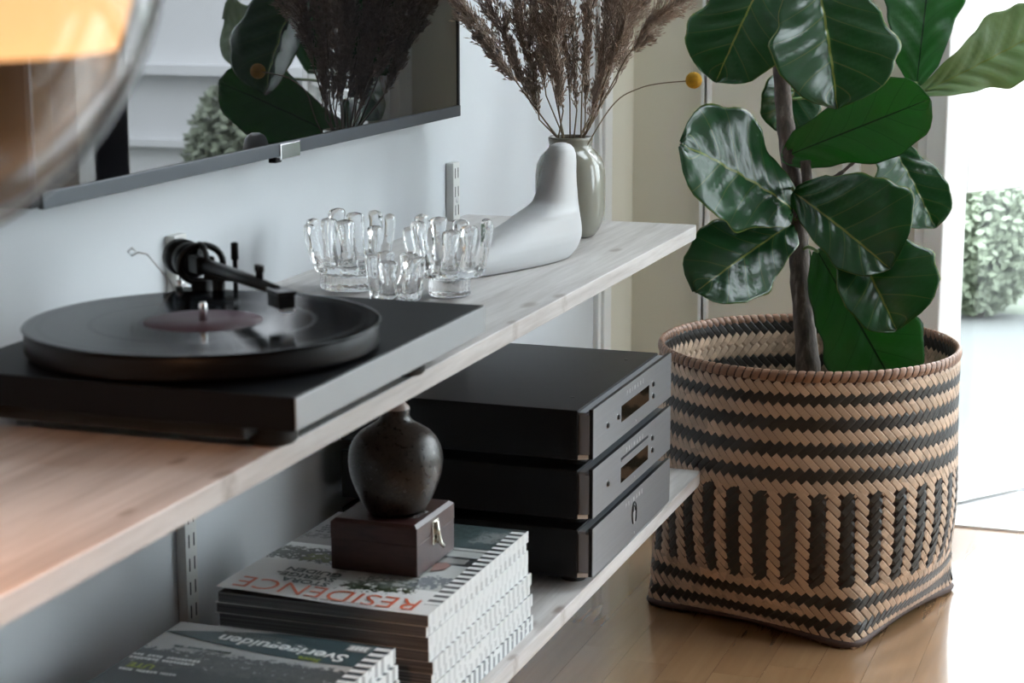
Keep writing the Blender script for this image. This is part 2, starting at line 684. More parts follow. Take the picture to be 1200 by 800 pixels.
struct('wall_left', MB().box(-0.12, 0.0, YB, 2.005, 0, ZC), M_wall, label='cool white wall behind the shelves')
struct('trim_2', MB().box(-0.01, 0.010, 2.005, 2.022, 0, ZC).box(-0.01, 0.016, 2.022, 2.066, 0, ZC), M_trim, bevel=0.002, label='white vertical casing where the white wall ends')
struct('wall_left', MB().box(-0.12, 0.0, 2.066, YF + 0.1, 0, ZC), M_cream, label='narrow cream wall strip at the corner')
struct('wall_far', MB().box(0.0, 0.54, YF, YF + 0.14, 0, ZC).box(0.54, 1.25, YF, YF + 0.14, 2.1, ZC).box(1.25, 1.40, YF, YF + 0.14, 0, ZC)
       .box(1.40, 3.2, YF, YF + 0.14, 0, 0.1).box(1.40, 3.2, YF, YF + 0.14, 2.25, ZC).box(3.2, XR, YF, YF + 0.14, 0, ZC), M_cream, label='cream far wall behind the plant')
struct('trim_3', MB().box(0.1335, 0.1395, YF - 0.016, YF, 0, ZC).box(0.1445, 0.1505, YF - 0.016, YF, 0, ZC), M_trim, label='pair of thin white strips with a dark groove between them')
struct('trim_4', MB().box(0.1397, 0.1443, YF - 0.006, YF, 0, ZC), M_greyink, label='dark groove between the thin white strips')
struct('trim_5', MB().box(0.398, 0.430, YF - 0.02, YF, 0, ZC), M_trim, bevel=0.002, label='white casing strip on the cream wall behind the leaves')
struct('trim_6', MB().box(0.538, 0.572, 2.19, YF + 0.14, 0, 2.1).box(0.572, 0.5865, 2.205, YF + 0.14, 0, 2.1), M_trim, bevel=0.002, label='white door jamb behind the plant')
struct('trim_7', MB().box(1.25, 1.31, 2.19, YF + 0.14, 0, 2.14).box(0.538, 1.29, 2.19, YF + 0.14, 2.1, 2.14), M_trim, bevel=0.002)
struct('baseboard_far', MB().box(0.0, 0.538, YF - 0.014, YF, 0, 0.07), M_trim, bevel=0.002)
struct('baseboard_left', MB().box(0.0, 0.014, YB, 2.004, 0, 0.07), M_trim, bevel=0.002)
struct('wall_right', MB().box(XR, XR + 0.12, YB, YF + 0.14, 0, 0.3).box(XR, XR + 0.12, YB, YF + 0.14, 2.2, ZC).box(XR, XR + 0.12, YB, 1.35, 0.3, 2.2)
       .box(XR, XR + 0.12, 2.05, YF + 0.14, 0.3, 2.2), M_wall)
struct('wall_back', MB().box(-0.12, XR + 0.12, YB - 0.12, YB, 0, ZC), M_back)
struct('ceiling', MB().box(-0.12, 0.75, YB - 0.12, YF + 0.14, ZC, ZC + 0.1).box(1.95, XR + 0.12, YB - 0.12, YF + 0.14, ZC, ZC + 0.1)
       .box(0.75, 1.95, YB - 0.12, 1.15, ZC, ZC + 0.1).box(0.75, 1.95, 2.0, YF + 0.14, ZC, ZC + 0.1), M_ceil)


def unseen_window(name, M, w, h, nv, nh, fr=0.06, d=0.05):
    """A frame with glazing bars in the local plane x 0..w, z 0..h."""
    r = bpy.data.objects.new(name, None)
    COL.objects.link(r)
    r['kind'] = 'structure'
    mb = MB()
    for a in ((0, fr, 0, h), (w - fr, w, 0, h), (fr, w - fr, 0, fr), (fr, w - fr, h - fr, h)):
        mb.box(a[0], a[1], 0, d, a[2], a[3], M)
    mb.build('window_frame', M_trim, r, 0.003)
    for i in range(1, nv):
        MB().box(w * i / nv - .015, w * i / nv + .015, 0.005, d - .005, fr, h - fr, M).build('glazing_bar', M_trim, r)
    for i in range(1, nh):
        MB().box(fr, w - fr, 0.006, d - .006, h * i / nh - .012, h * i / nh + .012, M).build('glazing_bar', M_trim, r)
    MB().box(fr, w - fr, d / 2 - .002, d / 2 + .002, fr, h - fr, M).build('pane', M_pane, r)
    return r


unseen_window('unseen_window_1', frame((XR + 0.03, 2.05, 0.3), (0, -1, 0), (1, 0, 0), (0, 0, 1)), 0.7, 1.9, 1, 3)  # unseen right window, added for light on the room-facing surfaces
unseen_window('unseen_window_2', frame((1.40, YF + 0.05, 0.1), (1, 0, 0), (0, 1, 0), (0, 0, 1)), 1.8, 2.15, 3, 3)  # unseen far glazing, added to brighten the wall toward the corner

unseen_window('unseen_window_3', frame((0.75, 1.15, ZC + 0.08), (1, 0, 0), (0, 0, -1), (0, 1, 0)), 1.2, 0.85, 2, 1)  # unseen roof window, added for the sheen on the leaves

# the glazed door, swung out into the garden
door = bpy.data.objects.new('door_1', None)
COL.objects.link(door)
tag(door, 'white glazed garden door standing open beyond the plant', kind='structure')
DM = frame((0.6286, 2.2097, 0.0), (0.5888, 0.8083, 0), (-0.8083, 0.5888, 0), (0, 0, 1))
MB().box(-0.065, -0.006, 0, 0.045, 0.01, 2.06, DM).build('stile', M_trim, door, 0.003)
MB().box(0.54, 0.60, 0, 0.045, 0.01, 2.06, DM).build('stile', M_trim, door, 0.003)
for z0, z1 in ((0.01, 0.105), (0.577, 0.6575), (1.97, 2.06)):
    MB().box(-0.006, 0.54, 0.001, 0.044, z0, z1, DM).build('rail', M_trim, door, 0.003)
for z0, z1 in ((0.707, 0.719), (0.89, 0.905), (1.25, 1.265), (1.6, 1.615)):
    MB().box(-0.006, 0.54, 0.008, 0.037, z0, z1, DM).build('glazing_bar', M_trim, door)
for z0, z1 in ((0.105, 0.577), (0.6575, 0.707), (0.719, 0.89), (0.905, 1.25), (1.265, 1.6), (1.615, 1.97)):
    MB().box(-0.006, 0.54, 0.020, 0.024, z0, z1, DM).build('pane', M_pane, door)

# ------------------------------------------------------------------ the garden outside
M_terrace = plain('grey_terrace_stone', (0.115, 0.12, 0.118), 0.8, var=0.15, nscale=3)
M_lawn = plain('pale_lawn', (0.16, 0.18, 0.14), 0.9, var=0.25, nscale=6)
M_render = plain('pale_grey_garden_wall', (0.62, 0.63, 0.64), 0.8, var=0.06, nscale=3)
M_bush = plain('light_green_foliage', (0.17, 0.20, 0.14), 0.6, var=0.4, nscale=12)
struct('ground', MB().box(-6, 9, YF + 0.14, 4.4, -0.3, -0.03).box(XR + 0.12, 9, YB - 3, YF + 0.14, -0.3, -0.03), M_terrace)
struct('ground', MB().box(-8, 14, 4.4, 14, -0.3, -0.035), M_lawn)
gw = struct('garden_wall', MB().box(-4, 3.9, 4.9, 5.1, -0.1, 1.5).box(-4, 3.9, 4.84, 4.9, 0.565, 0.60).box(-4, 3.9, 4.86, 4.9, 0.31, 0.335).box(-4, 3.9, 4.84, 5.14, 1.5, 1.56), M_render,
            label='pale rendered garden wall with ledges beyond the terrace')


def bush(loc, r, h, label):
    b = thing('garden_bush', label, 'bush', loc, 'bushes beyond the glass door')
    rr = random.Random(int(loc[0] * 100))
    mb = MB()
    for i in range(8000):
        d = Vector((rr.gauss(0, 1), rr.gauss(0, 1), rr.gauss(0, 1))).normalized() * (0.55 + 0.45 * rr.random())
        c = Vector((loc[0] + d.x * r, loc[1] + d.y * r, loc[2] + h * 0.5 + d.z * h * 0.5))
        u = Vector((rr.gauss(0, 1), rr.gauss(0, 1), rr.gauss(0, 1))).normalized()
        w = u.orthogonal().normalized()
        s = 0.020 * r + 0.007
        mb.add([c - u * s * 1.5, c + w * s, c + u * s * 1.5, c - w * s], [(0, 1, 2, 3)])
    f = mb.build('foliage', M_bush, b)
    f['kind'] = 'stuff'
    MB().tube([(loc[0], loc[1], loc[2]), (loc[0], loc[1], loc[2] + h * .5)], 0.03, 8).build('trunk', M_bark, b)


bush((1.90, 4.25, -0.03), 0.22, 0.66, 'round light green bush on the terrace, mirrored in the television')
bush((0.42, 4.35, -0.03), 0.17, 0.42, 'low pale green bush against the garden wall, seen through the door')

# ------------------------------------------------------------------ shelves and their uprights
TH = 0.0194


def shelf(name, z, y0, y1, label):
    out = [(0.0005, y0), (0.35, y0), (0.35, y1 - 0.02), (0.3475, y1 - 0.0015), (0.346, y1), (0.0005, y1)]
    return tag(MB().prism(out, z - TH, z).build(name, M_shelf, None, 0.0012), label, 'shelf', 'pine wall shelves')


up = shelf('wall_shelf', US, -1.7, 1.366, 'upper whitewashed pine shelf carrying the turntable and the vase')
lo = shelf('wall_shelf', LS, -1.7, 1.412, 'lower whitewashed pine shelf carrying magazines and black hi-fi units')


def upright(y, z0, z1, label):
    t = thing('shelf_upright', label, 'shelf upright', (0, y, z0), 'slotted wall uprights')
    w = 0.0255
    MB().box(0.0003, 0.012, y - w / 2, y + w / 2, z0, z1).build('rail', M_upr, t, 0.0012)
    sl, hl = MB(), MB()
    n = int((z1 - z0 - .01) / 0.0265)
    for i in range(n):
        zt = z1 - 0.008 - i * 0.0265
        for s in (-0.0055, 0.0055):
            sl.box(0.0116, 0.0123, y + s - 0.0011, y + s + 0.0011, zt - 0.0145, zt)
    sl.build('slots', M_slot, t)['kind'] = 'stuff'
    for k in (1, 6):
        if k < n:
            zc = z1 - 0.008 - k * 0.0265 - 0.019
            hl.lathe([(0.0045, 0), (0.0045, 0.0012), (0.003, 0.002)], (0.0118, y, zc), 14, axis=Matrix.Rotation(PI / 2, 4, 'Y'))
    hl.build('screw', M_silver, t)
    for zs in (US - TH, LS - TH):
        MB().prism([(0.012, zs - 0.045), (0.31, zs - 0.012), (0.31, zs - 0.0003), (0.012, zs - 0.0003)], -0.004, 0.004,
                   frame((0, y, 0), (1, 0, 0), (0, 0, 1), (0, -1, 0))).build('bracket', M_upr, t)


upright(0.489, 0.12, 0.71, 'white slotted upright behind the turntable and magazines')
upright(1.297, 0.12, 0.7035, 'white slotted upright rising behind the glass candle holders')

# ------------------------------------------------------------------ television
tv = thing('television', 'wall-mounted black television with gunmetal lower bezel above the turntable', 'television', (0, 0.69, 0.7765))
MB().box(0.0, 0.008, 0.5, 0.9, 0.95, 1.25).build('wall_mount', M_plastic, tv)
MB().box(0.008, 0.0435, 0.165, 1.222, 0.778, 1.39).build('housing', M_plastic, tv, 0.002)
MB().box(0.0435, 0.0452, 0.170, 1.216, 0.792, 1.386).build('screen', M_screen, tv)
MB().box(0.0415, 0.0475, 0.178, 1.222, 0.7765, 0.7915).box(0.0415, 0.0470, 1.2165, 1.222, 0.7915, 1.39).box(0.0415, 0.0470, 0.165, 0.170, 0.7915, 1.39).build('bezel', M_bezel, tv, 0.0008)
MB().box(0.042, 0.0495, 0.655, 0.706, 0.7725, 0.7905).build('logo_tab', M_chrome, tv, 0.0012)
MB().box(0.036, 0.046, 0.650, 0.664, 0.7695, 0.7745).build('sensor', M_plastic, tv, 0.001)

# ------------------------------------------------------------------ pendant lamp
LC = Vector((0.4599, -0.6199, 1.0132))
LR = 0.144
lamp = thing('pendant_lamp', 'smoky glass globe pendant lamp with glowing warm inner shade', 'lamp', LC)
prof = [(LR * math.sin(a), -LR * math.cos(a)) for a in [0.001 + (PI - 0.15) * i / 40 for i in range(41)]]
MB().lathe(prof, LC, 72, False, False).build('glass_globe', M_smoke, lamp)
rs = 0.131
a0 = math.acos((LC.z - 0.9625) / rs)
prof = [(0.0001, LC.z - 0.957 - LC.z + 0.0)] if False else []
prof = [(rs * math.sin(a), -rs * math.cos(a)) for a in [a0 + (PI - 0.18 - a0) * i / 24 for i in range(25)]]


def shade_mat():
    t = NT('amber_opal_glass')
    t.set(color=(0.55, 0.36, 0.20), rough=0.3)
    nz = t.noise(t.coord('Object'), 10, 2)
    tl = t.n('ShaderNodeBsdfTranslucent')
    t.l(t.mix(nz, (0.50, 0.38, 0.26), (0.58, 0.44, 0.30)), tl.inputs[0])
    mx = t.n('ShaderNodeMixShader')
    mx.inputs[0].default_value = 0.6
    t.l(t.p.outputs[0], mx.inputs[1])
    t.l(tl.outputs[0], mx.inputs[2])
    t.l(mx.outputs[0], t.out.inputs[0])
    return t.m


M_shade = shade_mat()
MB().lathe(prof, LC, 64, False, False).build('inner_shade', M_shade, lamp)
t = NT('warm_bulb')
t.set(color=(1, .7, .4), emis=(1.0, 0.78, 0.54), emis_s=11.0)
t.l(t.mix(t.noise(t.coord('Object'), 5, 1), (1, .7, .4), (1, .72, .42)), t.p.inputs['Base Color'])
MB().lathe([(0.001, -0.03), (0.018, -0.024), (0.026, 0.0), (0.02, 0.02), (0.012, 0.036), (0.012, 0.055)], LC + Vector((0, 0, 0.035)), 24).build('bulb', t.m, lamp)
MB().lathe([(0.014, 0.088), (0.022, 0.09), (0.022, 0.15), (0.03, 0.155), (0.03, 0.165), (0.006, 0.17)], LC, 32).build('socket_cap', M_dark, lamp)
MB().tube([LC + Vector((0, 0, 0.168)), (LC.x, LC.y, ZC - 0.02)], 0.003, 8).build('cord', M_plastic, lamp)
MB().lathe([(0.05, 0), (0.05, 0.02)], (LC.x, LC.y, ZC - 0.02), 32).build('ceiling_rose', M_dark, lamp)
pl = bpy.data.lights.new('lamp_glow', 'POINT')
pl.color = (1.0, 0.76, 0.50)
pl.energy = 1.4
pl.shadow_soft_size = 0.03
sl_ = bpy.data.lights.new('lamp_downlight', 'SPOT')
sl_.color = (1.0, 0.40, 0.15)
sl_.energy = 8.5
sl_.spot_size = math.radians(152)
sl_.spot_blend = 0.6
sl_.shadow_soft_size = 0.04
so_ = bpy.data.objects.new('lamp_downlight', sl_)
so_.location = LC + Vector((0, 0, -0.03))
COL.objects.link(so_)
po = bpy.data.objects.new('lamp_glow', pl)
po.location = LC + Vector((0, 0, -0.025))
COL.objects.link(po)

# ------------------------------------------------------------------ turntable
tt = thing('turntable', 'black turntable with grey satin front edge on the upper shelf', 'turntable', (0.227, 0.1865, US))
PX0, PX1, PY0, PY1, PZ0, PZ1 = 0.067, 0.387, -0.021, 0.394, 0.646, 0.6732
t = NT('grey_satin_front')
t.set(color=(0.30, 0.31, 0.32), rough=0.35, metal=0.35)
t.l(t.mix(t.noise(t.coord('Object'), 30, 3), (0.28, 0.29, 0.30), (0.31, 0.32, 0.33)), t.p.inputs['Base Color'])
M_front = t.m
MB().box(PX0, PX1 - 0.0012, PY0, PY1, PZ0, PZ1).build('plinth', M_black, tt, 0.0012)
MB().box(0.078, 0.332, PY0 + 0.022, PY1 - 0.05, US + 0.011, PZ0).build('gap_shade_block', M_rubber, tt)  # added black block, stands in for the shade under the plinth
MB().box(PX1 - 0.0012, PX1, PY0 + 0.001, PY1 - 0.001, PZ0 + 0.001, PZ1 - 0.001).build('front_edge', M_front, tt, 0.0005, label='grey satin front edge')
for fx in (0.336, 0.11):
    for fy in ((0.042, 0.314) if fx > .2 else (0.10, 0.34)):
        MB().lathe([(0.017, 0), (0.020, 0.003), (0.020, 0.020), (0.014, PZ0 - US)], (fx, fy, US), 28).build('foot', M_rubber, tt)
RC = Vector((0.2312, 0.1268, 0.0))
MB().lathe([(0.02, 0.6735), (0.132, 0.6735), (0.1475, 0.676), (0.1485, 0.678), (0.1485, 0.6935), (0.1478, 0.6945), (0.02, 0.6945)], RC, 96).build('platter', M_plastic, tt)
MB().lathe([(0.0036, 0.695), (0.0036, 0.710), (0.0028, 0.712), (0.001, 0.7125)], RC, 16).build('spindle', M_chrome, tt)

arm_p = Vector((0.148, 0.280, 0.7175))
arm_h = Vector((0.306, 0.136, 0.7215))
ad = (arm_h - arm_p).normalized()
side = Vector((0, 0, 1)).cross(ad).normalized()
aup = ad.cross(side)
AM = frame(arm_p, ad, side, aup)          # x along the arm
ta = MB().lathe([(0.030, PZ1), (0.030, PZ1 + 0.006), (0.022, PZ1 + 0.008), (0.022, 0.690), (0.010, 0.692), (0.010, 0.703)], (arm_p.x, arm_p.y, 0), 32).build('tonearm', M_plastic, tt, label='black tonearm swung over the record')
MB().tube([AM @ Vector((0.0, 0, 0)), AM @ Vector((0.10, 0, 0.001)), AM @ Vector((0.19, 0, 0.0))], [0.0064, 0.0058, 0.0046], 16).build('arm_tube', M_dark, ta)
ring = MB()
rp = [Vector((0.0, 0.0215 * math.cos(a), 0.0175 * math.sin(a))) for a in [2 * PI * k / 28 for k in range(29)]]
ring.tube([AM @ p for p in rp], 0.0032, 8, False)
rp = [Vector((0.0165 * math.cos(a), 0.0, 0.014 * math.sin(a) + 0.004)) for a in [PI * k / 18 for k in range(19)]]
ring.tube([AM @ p for p in rp], 0.003, 8, True)
ring.build('gimbal', M_dark, ta)
MB().box(-0.012, 0.014, -0.009, 0.009, -0.008, 0.008, AM).build('bearing_block', M_plastic, ta, 0.002)
AX = AM @ Matrix.Rotation(-PI / 2, 4, 'Y')
cw = MB()
cw.lathe([(0.004, 0.010), (0.0135, 0.020), (0.0165, 0.022), (0.0165, 0.036), (0.0135, 0.037), (0.0135, 0.041), (0.0175, 0.042), (0.0175, 0.060), (0.0155, 0.062), (0.005, 0.062)], (0, 0, 0), 32, fn=lambda p, a: AX @ p)
cw.build('counterweight', M_plastic, ta)
hs = MB()
hs.prism([(0.178, -0.005), (0.190, -0.0085), (0.214, -0.0085), (0.214, 0.0085), (0.190, 0.0085), (0.178, 0.005)], -0.0015, 0.0022, AM)
hs.box(0.205, 0.224, 0.0085, 0.0105, -0.001, 0.001, AM)
hs.build('headshell', M_dark, ta, 0.0005)
MB().box(0.186, 0.213, -0.0075, 0.0075, -0.0125, -0.0015, AM).build('cartridge', M_plastic, ta, 0.001)
MB().box(0.205, 0.2150, -0.0050, 0.0050, -0.0150, -0.0120, AM).build('stylus_guard', M_silver, ta, 0.0006)
wi = MB()
for k in range(4):
    o_ = -0.0035 + k * 0.0023
    wi.tube([AM @ Vector((0.176, o_ * .5, -0.002)), AM @ Vector((0.180, o_, -0.011)), AM @ Vector((0.187, o_, -0.008))], 0.0006, 5)
wi.build('cartridge_wires', M_silver, ta)
pg = MB()
for dx in (0.146, 0.154):
    pg.lathe([(0.0018, 0.003), (0.0018, 0.011), (0.0028, 0.0115), (0.0028, 0.017)], (0, 0, 0), 10, fn=lambda p, a, dx=dx: AM @ (p + Vector((dx, 0, 0))))
pg.build('finger_peg', M_plastic, ta)
MB().lathe([(0.006, PZ1), (0.006, 0.7085)], (0.172, 0.268, 0), 16).box(0.160, 0.19, 0.262, 0.274, 0.706, 0.711).build('arm_lift', M_plastic, ta)
MB().lathe([(0.003, PZ1), (0.0022, 0.700), (0.0022, 0.722), (0.0036, 0.723), (0.0036, 0.738), (0.002, 0.739)], (0.181, 0.284, 0), 12).build('lift_lever', M_plastic, ta)
# anti-skating wire with its small weight
wb = Vector((0.128, 0.262, 0.695))
MB().tube([wb, wb + Vector((-0.002, -.002, 0.008)), wb + Vector((-0.019, -0.012, 0.034)), wb + Vector((-0.026, -0.016, 0.036)), wb + Vector((-0.031, -0.019, 0.033)), wb + Vector((-0.034, -0.021, 0.037)),
           wb + Vector((-0.031, -0.019, 0.040)), wb + Vector((-0.027, -0.017, 0.037))], 0.0008, 6).build('antiskate_wire', M_silver, ta)
MB().lathe([(0.0035, 0.694), (0.0035, 0.703), (0.001, 0.7045)], (wb.x + .006, wb.y, 0), 12).build('antiskate_weight', M_silver, ta)

rec = MB().lathe([(0.0035, 0.0), (0.1495, 0.0), (0.1505, 0.0009), (0.1495, 0.0018), (0.146, 0.0016), (0.05, 0.0014), (0.0035, 0.0014)], (0, 0, 0), 128).build('vinyl_record', M_vinyl)
rec.location = (RC.x, RC.y, 0.6948)
tag(rec, 'black vinyl record with plum label lying on the turntable platter', 'record')
lb = MB().lathe([(0.0036, 0.00145), (0.050, 0.00145), (0.050, 0.0018), (0.0036, 0.0018)], (RC.x, RC.y, 0.6948), 64).build('paper_label', M_label, rec, label='plum paper label')

# ------------------------------------------------------------------ hi-fi stack
PXF = 0.3586
AY0, AY1 = 0.8395, 1.1950
AMX = lambda y, z, x=PXF + 0.0001: frame((x, y, z), (0, 1, 0), (0, 0, 1), (1, 0, 0))
AXIS_X = Matrix.Rotation(PI / 2, 4, 'Y')


def hifi(z0, label, kind):
    """z0: underside of the front panel."""
    zb = z0 - 0.0125
    t = thing('hifi_component', label, 'hi-fi unit', (0.19, 1.015, zb), 'stacked black hi-fi units')
    MB().box(0.034, 0.3405, AY0 - 0.006, AY1 - 0.002, z0 - 0.001, z0 + 0.0595).build('chassis', M_chassis, t, 0.0012)
    MB().box(0.3405, 0.3535, AY0 - 0.001, AY1 - 0.008, z0 + 0.005, z0 + 0.0535).build('recessed_front', M_recess, t, 0.001, label='grey recessed strip behind the front panel')
    MB().box(0.3405, 0.3500, AY0 - 0.003, AY1 - 0.006, z0 + 0.0535, z0 + 0.0572).build('top_ledge', M_recess, t, 0.0008)
    MB().box(PXF - 0.0056, PXF - 0.0011, AY0 + 0.0002, AY1 - 0.0002, z0 + 0.0002, z0 + 0.0602).build('panel_backing', M_chassis, t)
    MB().box(PXF - 0.0011, PXF, AY0, AY1, z0, z0 + 0.0604).build('front_panel', M_panel, t, 0.0004, label='blasted dark grey metal front panel')
    for fx in (0.075, 0.325):
        for fy in (AY0 + 0.03, AY1 - 0.035):
            MB().lathe([(0.015, 0), (0.016, 0.002), (0.016, 0.0115)], (fx, fy, zb + (0.0002 if zb > LS + .01 else 0)), 24).build('foot', M_rubber, t)
    MB().prism([(0.3405, AY0 - 0.004), (0.352, AY0 + 0.001), (0.3405, AY0 + 0.018)], z0 - 0.0005, z0 + 0.0045).build('corner_bracket', M_trim, t, label='pale corner bracket')
    for sx, sy in ((0.325, AY0 + 0.06), (0.325, AY1 - 0.06)):
        if kind == 'top':
            MB().lathe([(0.0028, 0), (0.0024, 0.0006)], (sx - 0.012, sy, z0 + 0.0594), 12).build('screw', M_dark, t)

    def button(y, z):
        MB().lathe([(0.0032, -0.0004), (0.0042, 0.0004), (0.0042, 0.0012)], (PXF - 0.0006, y, z), 20, axis=AXIS_X).build('button_ring', M_chrome, t)
        MB().lathe([(0.0031, 0), (0.0031, 0.0026), (0.0024, 0.0031)], (PXF - 0.0004, y - 0.0005, z), 18, axis=AXIS_X).build('button', M_dark, t)

    text_mesh('lettering', 'PRIMARE', 0.0080, AMX(1.0185, z0 + 0.0505), M_print_light, t, 0.0001, bold=0.0002, space=2.9)
    if kind == 'top':
        MB().box(PXF - 0.002, PXF + 0.0003, 0.9562, 1.0835, z0 + 0.0190, z0 + 0.0395).build('display', M_display, t)
        for y, z in ((0.8963, .0290), (0.9415, .0290), (1.1017, .0372), (1.1025, .0210)):
            button(y, z0 + z)
        MB().lathe([(0.0014, 0), (0.0014, 0.0008)], (PXF - 0.0002, 1.021, z0 + 0.0065), 10, axis=AXIS_X).build('indicator', M_print_light, t)
    elif kind == 'mid':
        MB().box(PXF - 0.002, PXF + 0.0003, 0.9562, 1.0812, z0 + 0.0140, z0 + 0.0335).build('display', M_display, t)
        MB().box(PXF - 0.003, PXF + 0.0003, 0.9562, 1.0812, z0 + 0.0430, z0 + 0.0462).build('disc_slot', M_plastic, t, label='black disc slot')
        MB().box(PXF - 0.003, PXF + 0.0012, 0.9562, 1.0812, z0 + 0.0418, z0 + 0.0430).build('slot_lip', M_silver, t)
        for y, z in ((0.8982, .0285), (1.1004, .0380), (1.1008, .0215)):
            button(y, z0 + z)
        MB().lathe([(0.0014, 0), (0.0014, 0.0008)], (PXF - 0.0002, 1.0185, z0 + 0.0065), 10, axis=AXIS_X).build('indicator', M_print_light, t)
    else:
        em = MB()
        pts = [Vector((PXF + 0.0003, 1.0185 + 0.0095 * math.cos(a), z0 + 0.031 + 0.015 * math.sin(a))) for a in [-0.9 + (PI + 1.8) * k / 30 for k in range(31)]]
        em.tube(pts, 0.0011, 6)
        pts = [Vector((PXF + 0.0003, 1.0185 + 0.0048 * math.cos(a), z0 + 0.034 + 0.0075 * math.sin(a))) for a in [PI * k / 14 for k in range(15)]]
        em.tube(pts, 0.0008, 6)
        em.build('emblem', M_dark, t, label='dark arch emblem')
        MB().box(PXF - 0.001, PXF + 0.0008, 1.0165, 1.0205, z0 + 0.017, z0 + 0.034).build('emblem_bar', M_silver, t, 0.0004)
        MB().lathe([(0.0016, 0), (0.0016, 0.0008)], (PXF - 0.0002, 1.0195, z0 + 0.0055), 10, axis=AXIS_X).build('indicator', M_print_light, t)


hifi(0.2631, 'bottom black hi-fi unit with a dark arch emblem on its front', 'low')
hifi(0.2631 + 0.073, 'middle black hi-fi unit with disc slot above its display', 'mid')
hifi(0.2631 + 0.146, 'top black hi-fi unit with display and four buttons', 'top')


# ------------------------------------------------------------------ magazines
def cover_mat(name, xs, y0, y1, base, teeth, phase, pict=None, check=0.5):
    t = NT(name)
    t.set(rough=0.32, spec=0.45)
    v = t.coord('Object')
    sep = t.n('ShaderNodeSeparateXYZ')
    t.l(v, sep.inputs[0])
    X, Y, Z = sep.outputs
    nz = t.noise(v, 26, 5, 0.6)
    nf = t.noise(v, 150, 3, 0.6)
    col = t.mix(nz, tuple(c * .92 for c in base), tuple(min(1, c * 1.06) for c in base))

    def win(s, a, b):
        return t.math('MULTIPLY', t.math('GREATER_THAN', s, a), t.math('LESS_THAN', s, b))
    yj = t.math('ADD', Y, t.math('MULTIPLY', t.math('SUBTRACT', nf, 0.5), 0.05))
    xj = t.math('ADD', X, t.math('MULTIPLY', t.math('SUBTRACT', nf, 0.5), 0.05))
    for (xa, xb, ya, yb, c, noisy) in (pict or []):
        m = t.math('MULTIPLY', win(xj if noisy else X, xa, xb), win(yj if noisy else Y, ya, yb))
        if noisy:
            m = t.math('MULTIPLY', m, t.math('GREATER_THAN', nf, noisy))
        col = t.mix(m, col, tuple(c))
    # stripes wrapping round the spine: dark teeth on the cover, pale checks on the spine
    st = t.math('GREATER_THAN', t.math('SINE', t.math('ADD', t.math('MULTIPLY', Y, 2 * PI / 0.0148), phase)), 0.05)
    on_top = t.math('MULTIPLY', t.math('GREATER_THAN', X, xs - 0.016), t.math('LESS_THAN', X, xs + 0.0001))
    on_top = t.math('MULTIPLY', on_top, t.math('GREATER_THAN', Y, y0 + 0.03))
    col = t.mix(t.math('MULTIPLY', on_top, st), col, teeth)
    edge = t.math('MULTIPLY', on_top, t.math('SUBTRACT', 1.0, st))
    col = t.mix(edge, col, (0.74, 0.76, 0.76))
    sp = t.math('GREATER_THAN', X, xs + 0.0001)
    nb = t.noise(t.coord('Object', (1, 40, 90)), 1.0, 2)
    chk = t.math('MULTIPLY', t.math('MULTIPLY', st, check), t.math('GREATER_THAN', nb, 0.40))
    spc = t.mix(chk, (0.66, 0.68, 0.68), (0.10, 0.115, 0.125))
    col = t.mix(sp, col, spc)
    t.l(col, t.p.inputs['Base Color'])
    return t.m


def cover_lift(u, w):
    """How far the loose top cover stands off its pages."""
    return (0.0050 * max(0, 1 - u * 1.5) ** 1.6 * max(0, 1 - w * 1.1) + 0.0010 * math.sin(u * 5) * (1 - w) * (1 - u)
            + 0.0008 * math.sin(w * 7 + u * 3) * (1 - u))


def magazine(x0, x1, y0, y1, z, th, mat, label, group, top=False):
    t = thing('magazine', label, 'magazine', ((x0 + x1) / 2, (y0 + y1) / 2, z), group)
    e = 0.00035
    MB().box(x0 + 0.0015, x1 - 0.0006, y0 + 0.0012, y1 - 0.0012, z + e + 0.0001, z + th - e - 0.0001 - (0.0012 if top else 0)).build('pages', M_paper, t)
    mb = MB()
    nx, ny = 12, 14
    prof = []
    vs, fs = [], []
    for j in range(ny + 1):
        for i in range(nx + 1):
            u, w = i / nx, j / ny
            lift = 0.0
            if top:
                lift = cover_lift(u, w)
            zz = z + th - (e if not top else 0.0003) + lift
            vs.append((lerp(x0, x1, u), lerp(y0, y1, w), zz))
    nn = len(vs)
    vs += [(a, b, c - e) for a, b, c in vs]
    R = nx + 1
    for j in range(ny):
        for i in range(nx):
            q = (j * R + i, j * R + i + 1, (j + 1) * R + i + 1, (j + 1) * R + i)
            fs.append(q)
            fs.append(tuple(nn + k for k in reversed(q)))
    for i in range(nx):
        fs.append((i, nn + i, nn + i + 1, i + 1))
        a = ny * R + i
        fs.append((a, a + 1, nn + a + 1, nn + a))
    for j in range(ny):
        a = j * R
        fs.append((a, a + R, nn + a + R, nn + a))
    mb.add(vs, fs)
    mb.box(x1, x1 + 0.0008, y0, y1, z, z + th)                # spine
    mb.box(x0, x1, y0, y1, z, z + e)                          # back cover
    mb.build('cover', mat, t)
    return t


rm = random.Random(11)
G1 = 'magazines under the wooden box'
ths = [0.0165, 0.0125, 0.0140, 0.0125, 0.0135, 0.0120, 0.0150, 0.0115, 0.0125]
zz = LS
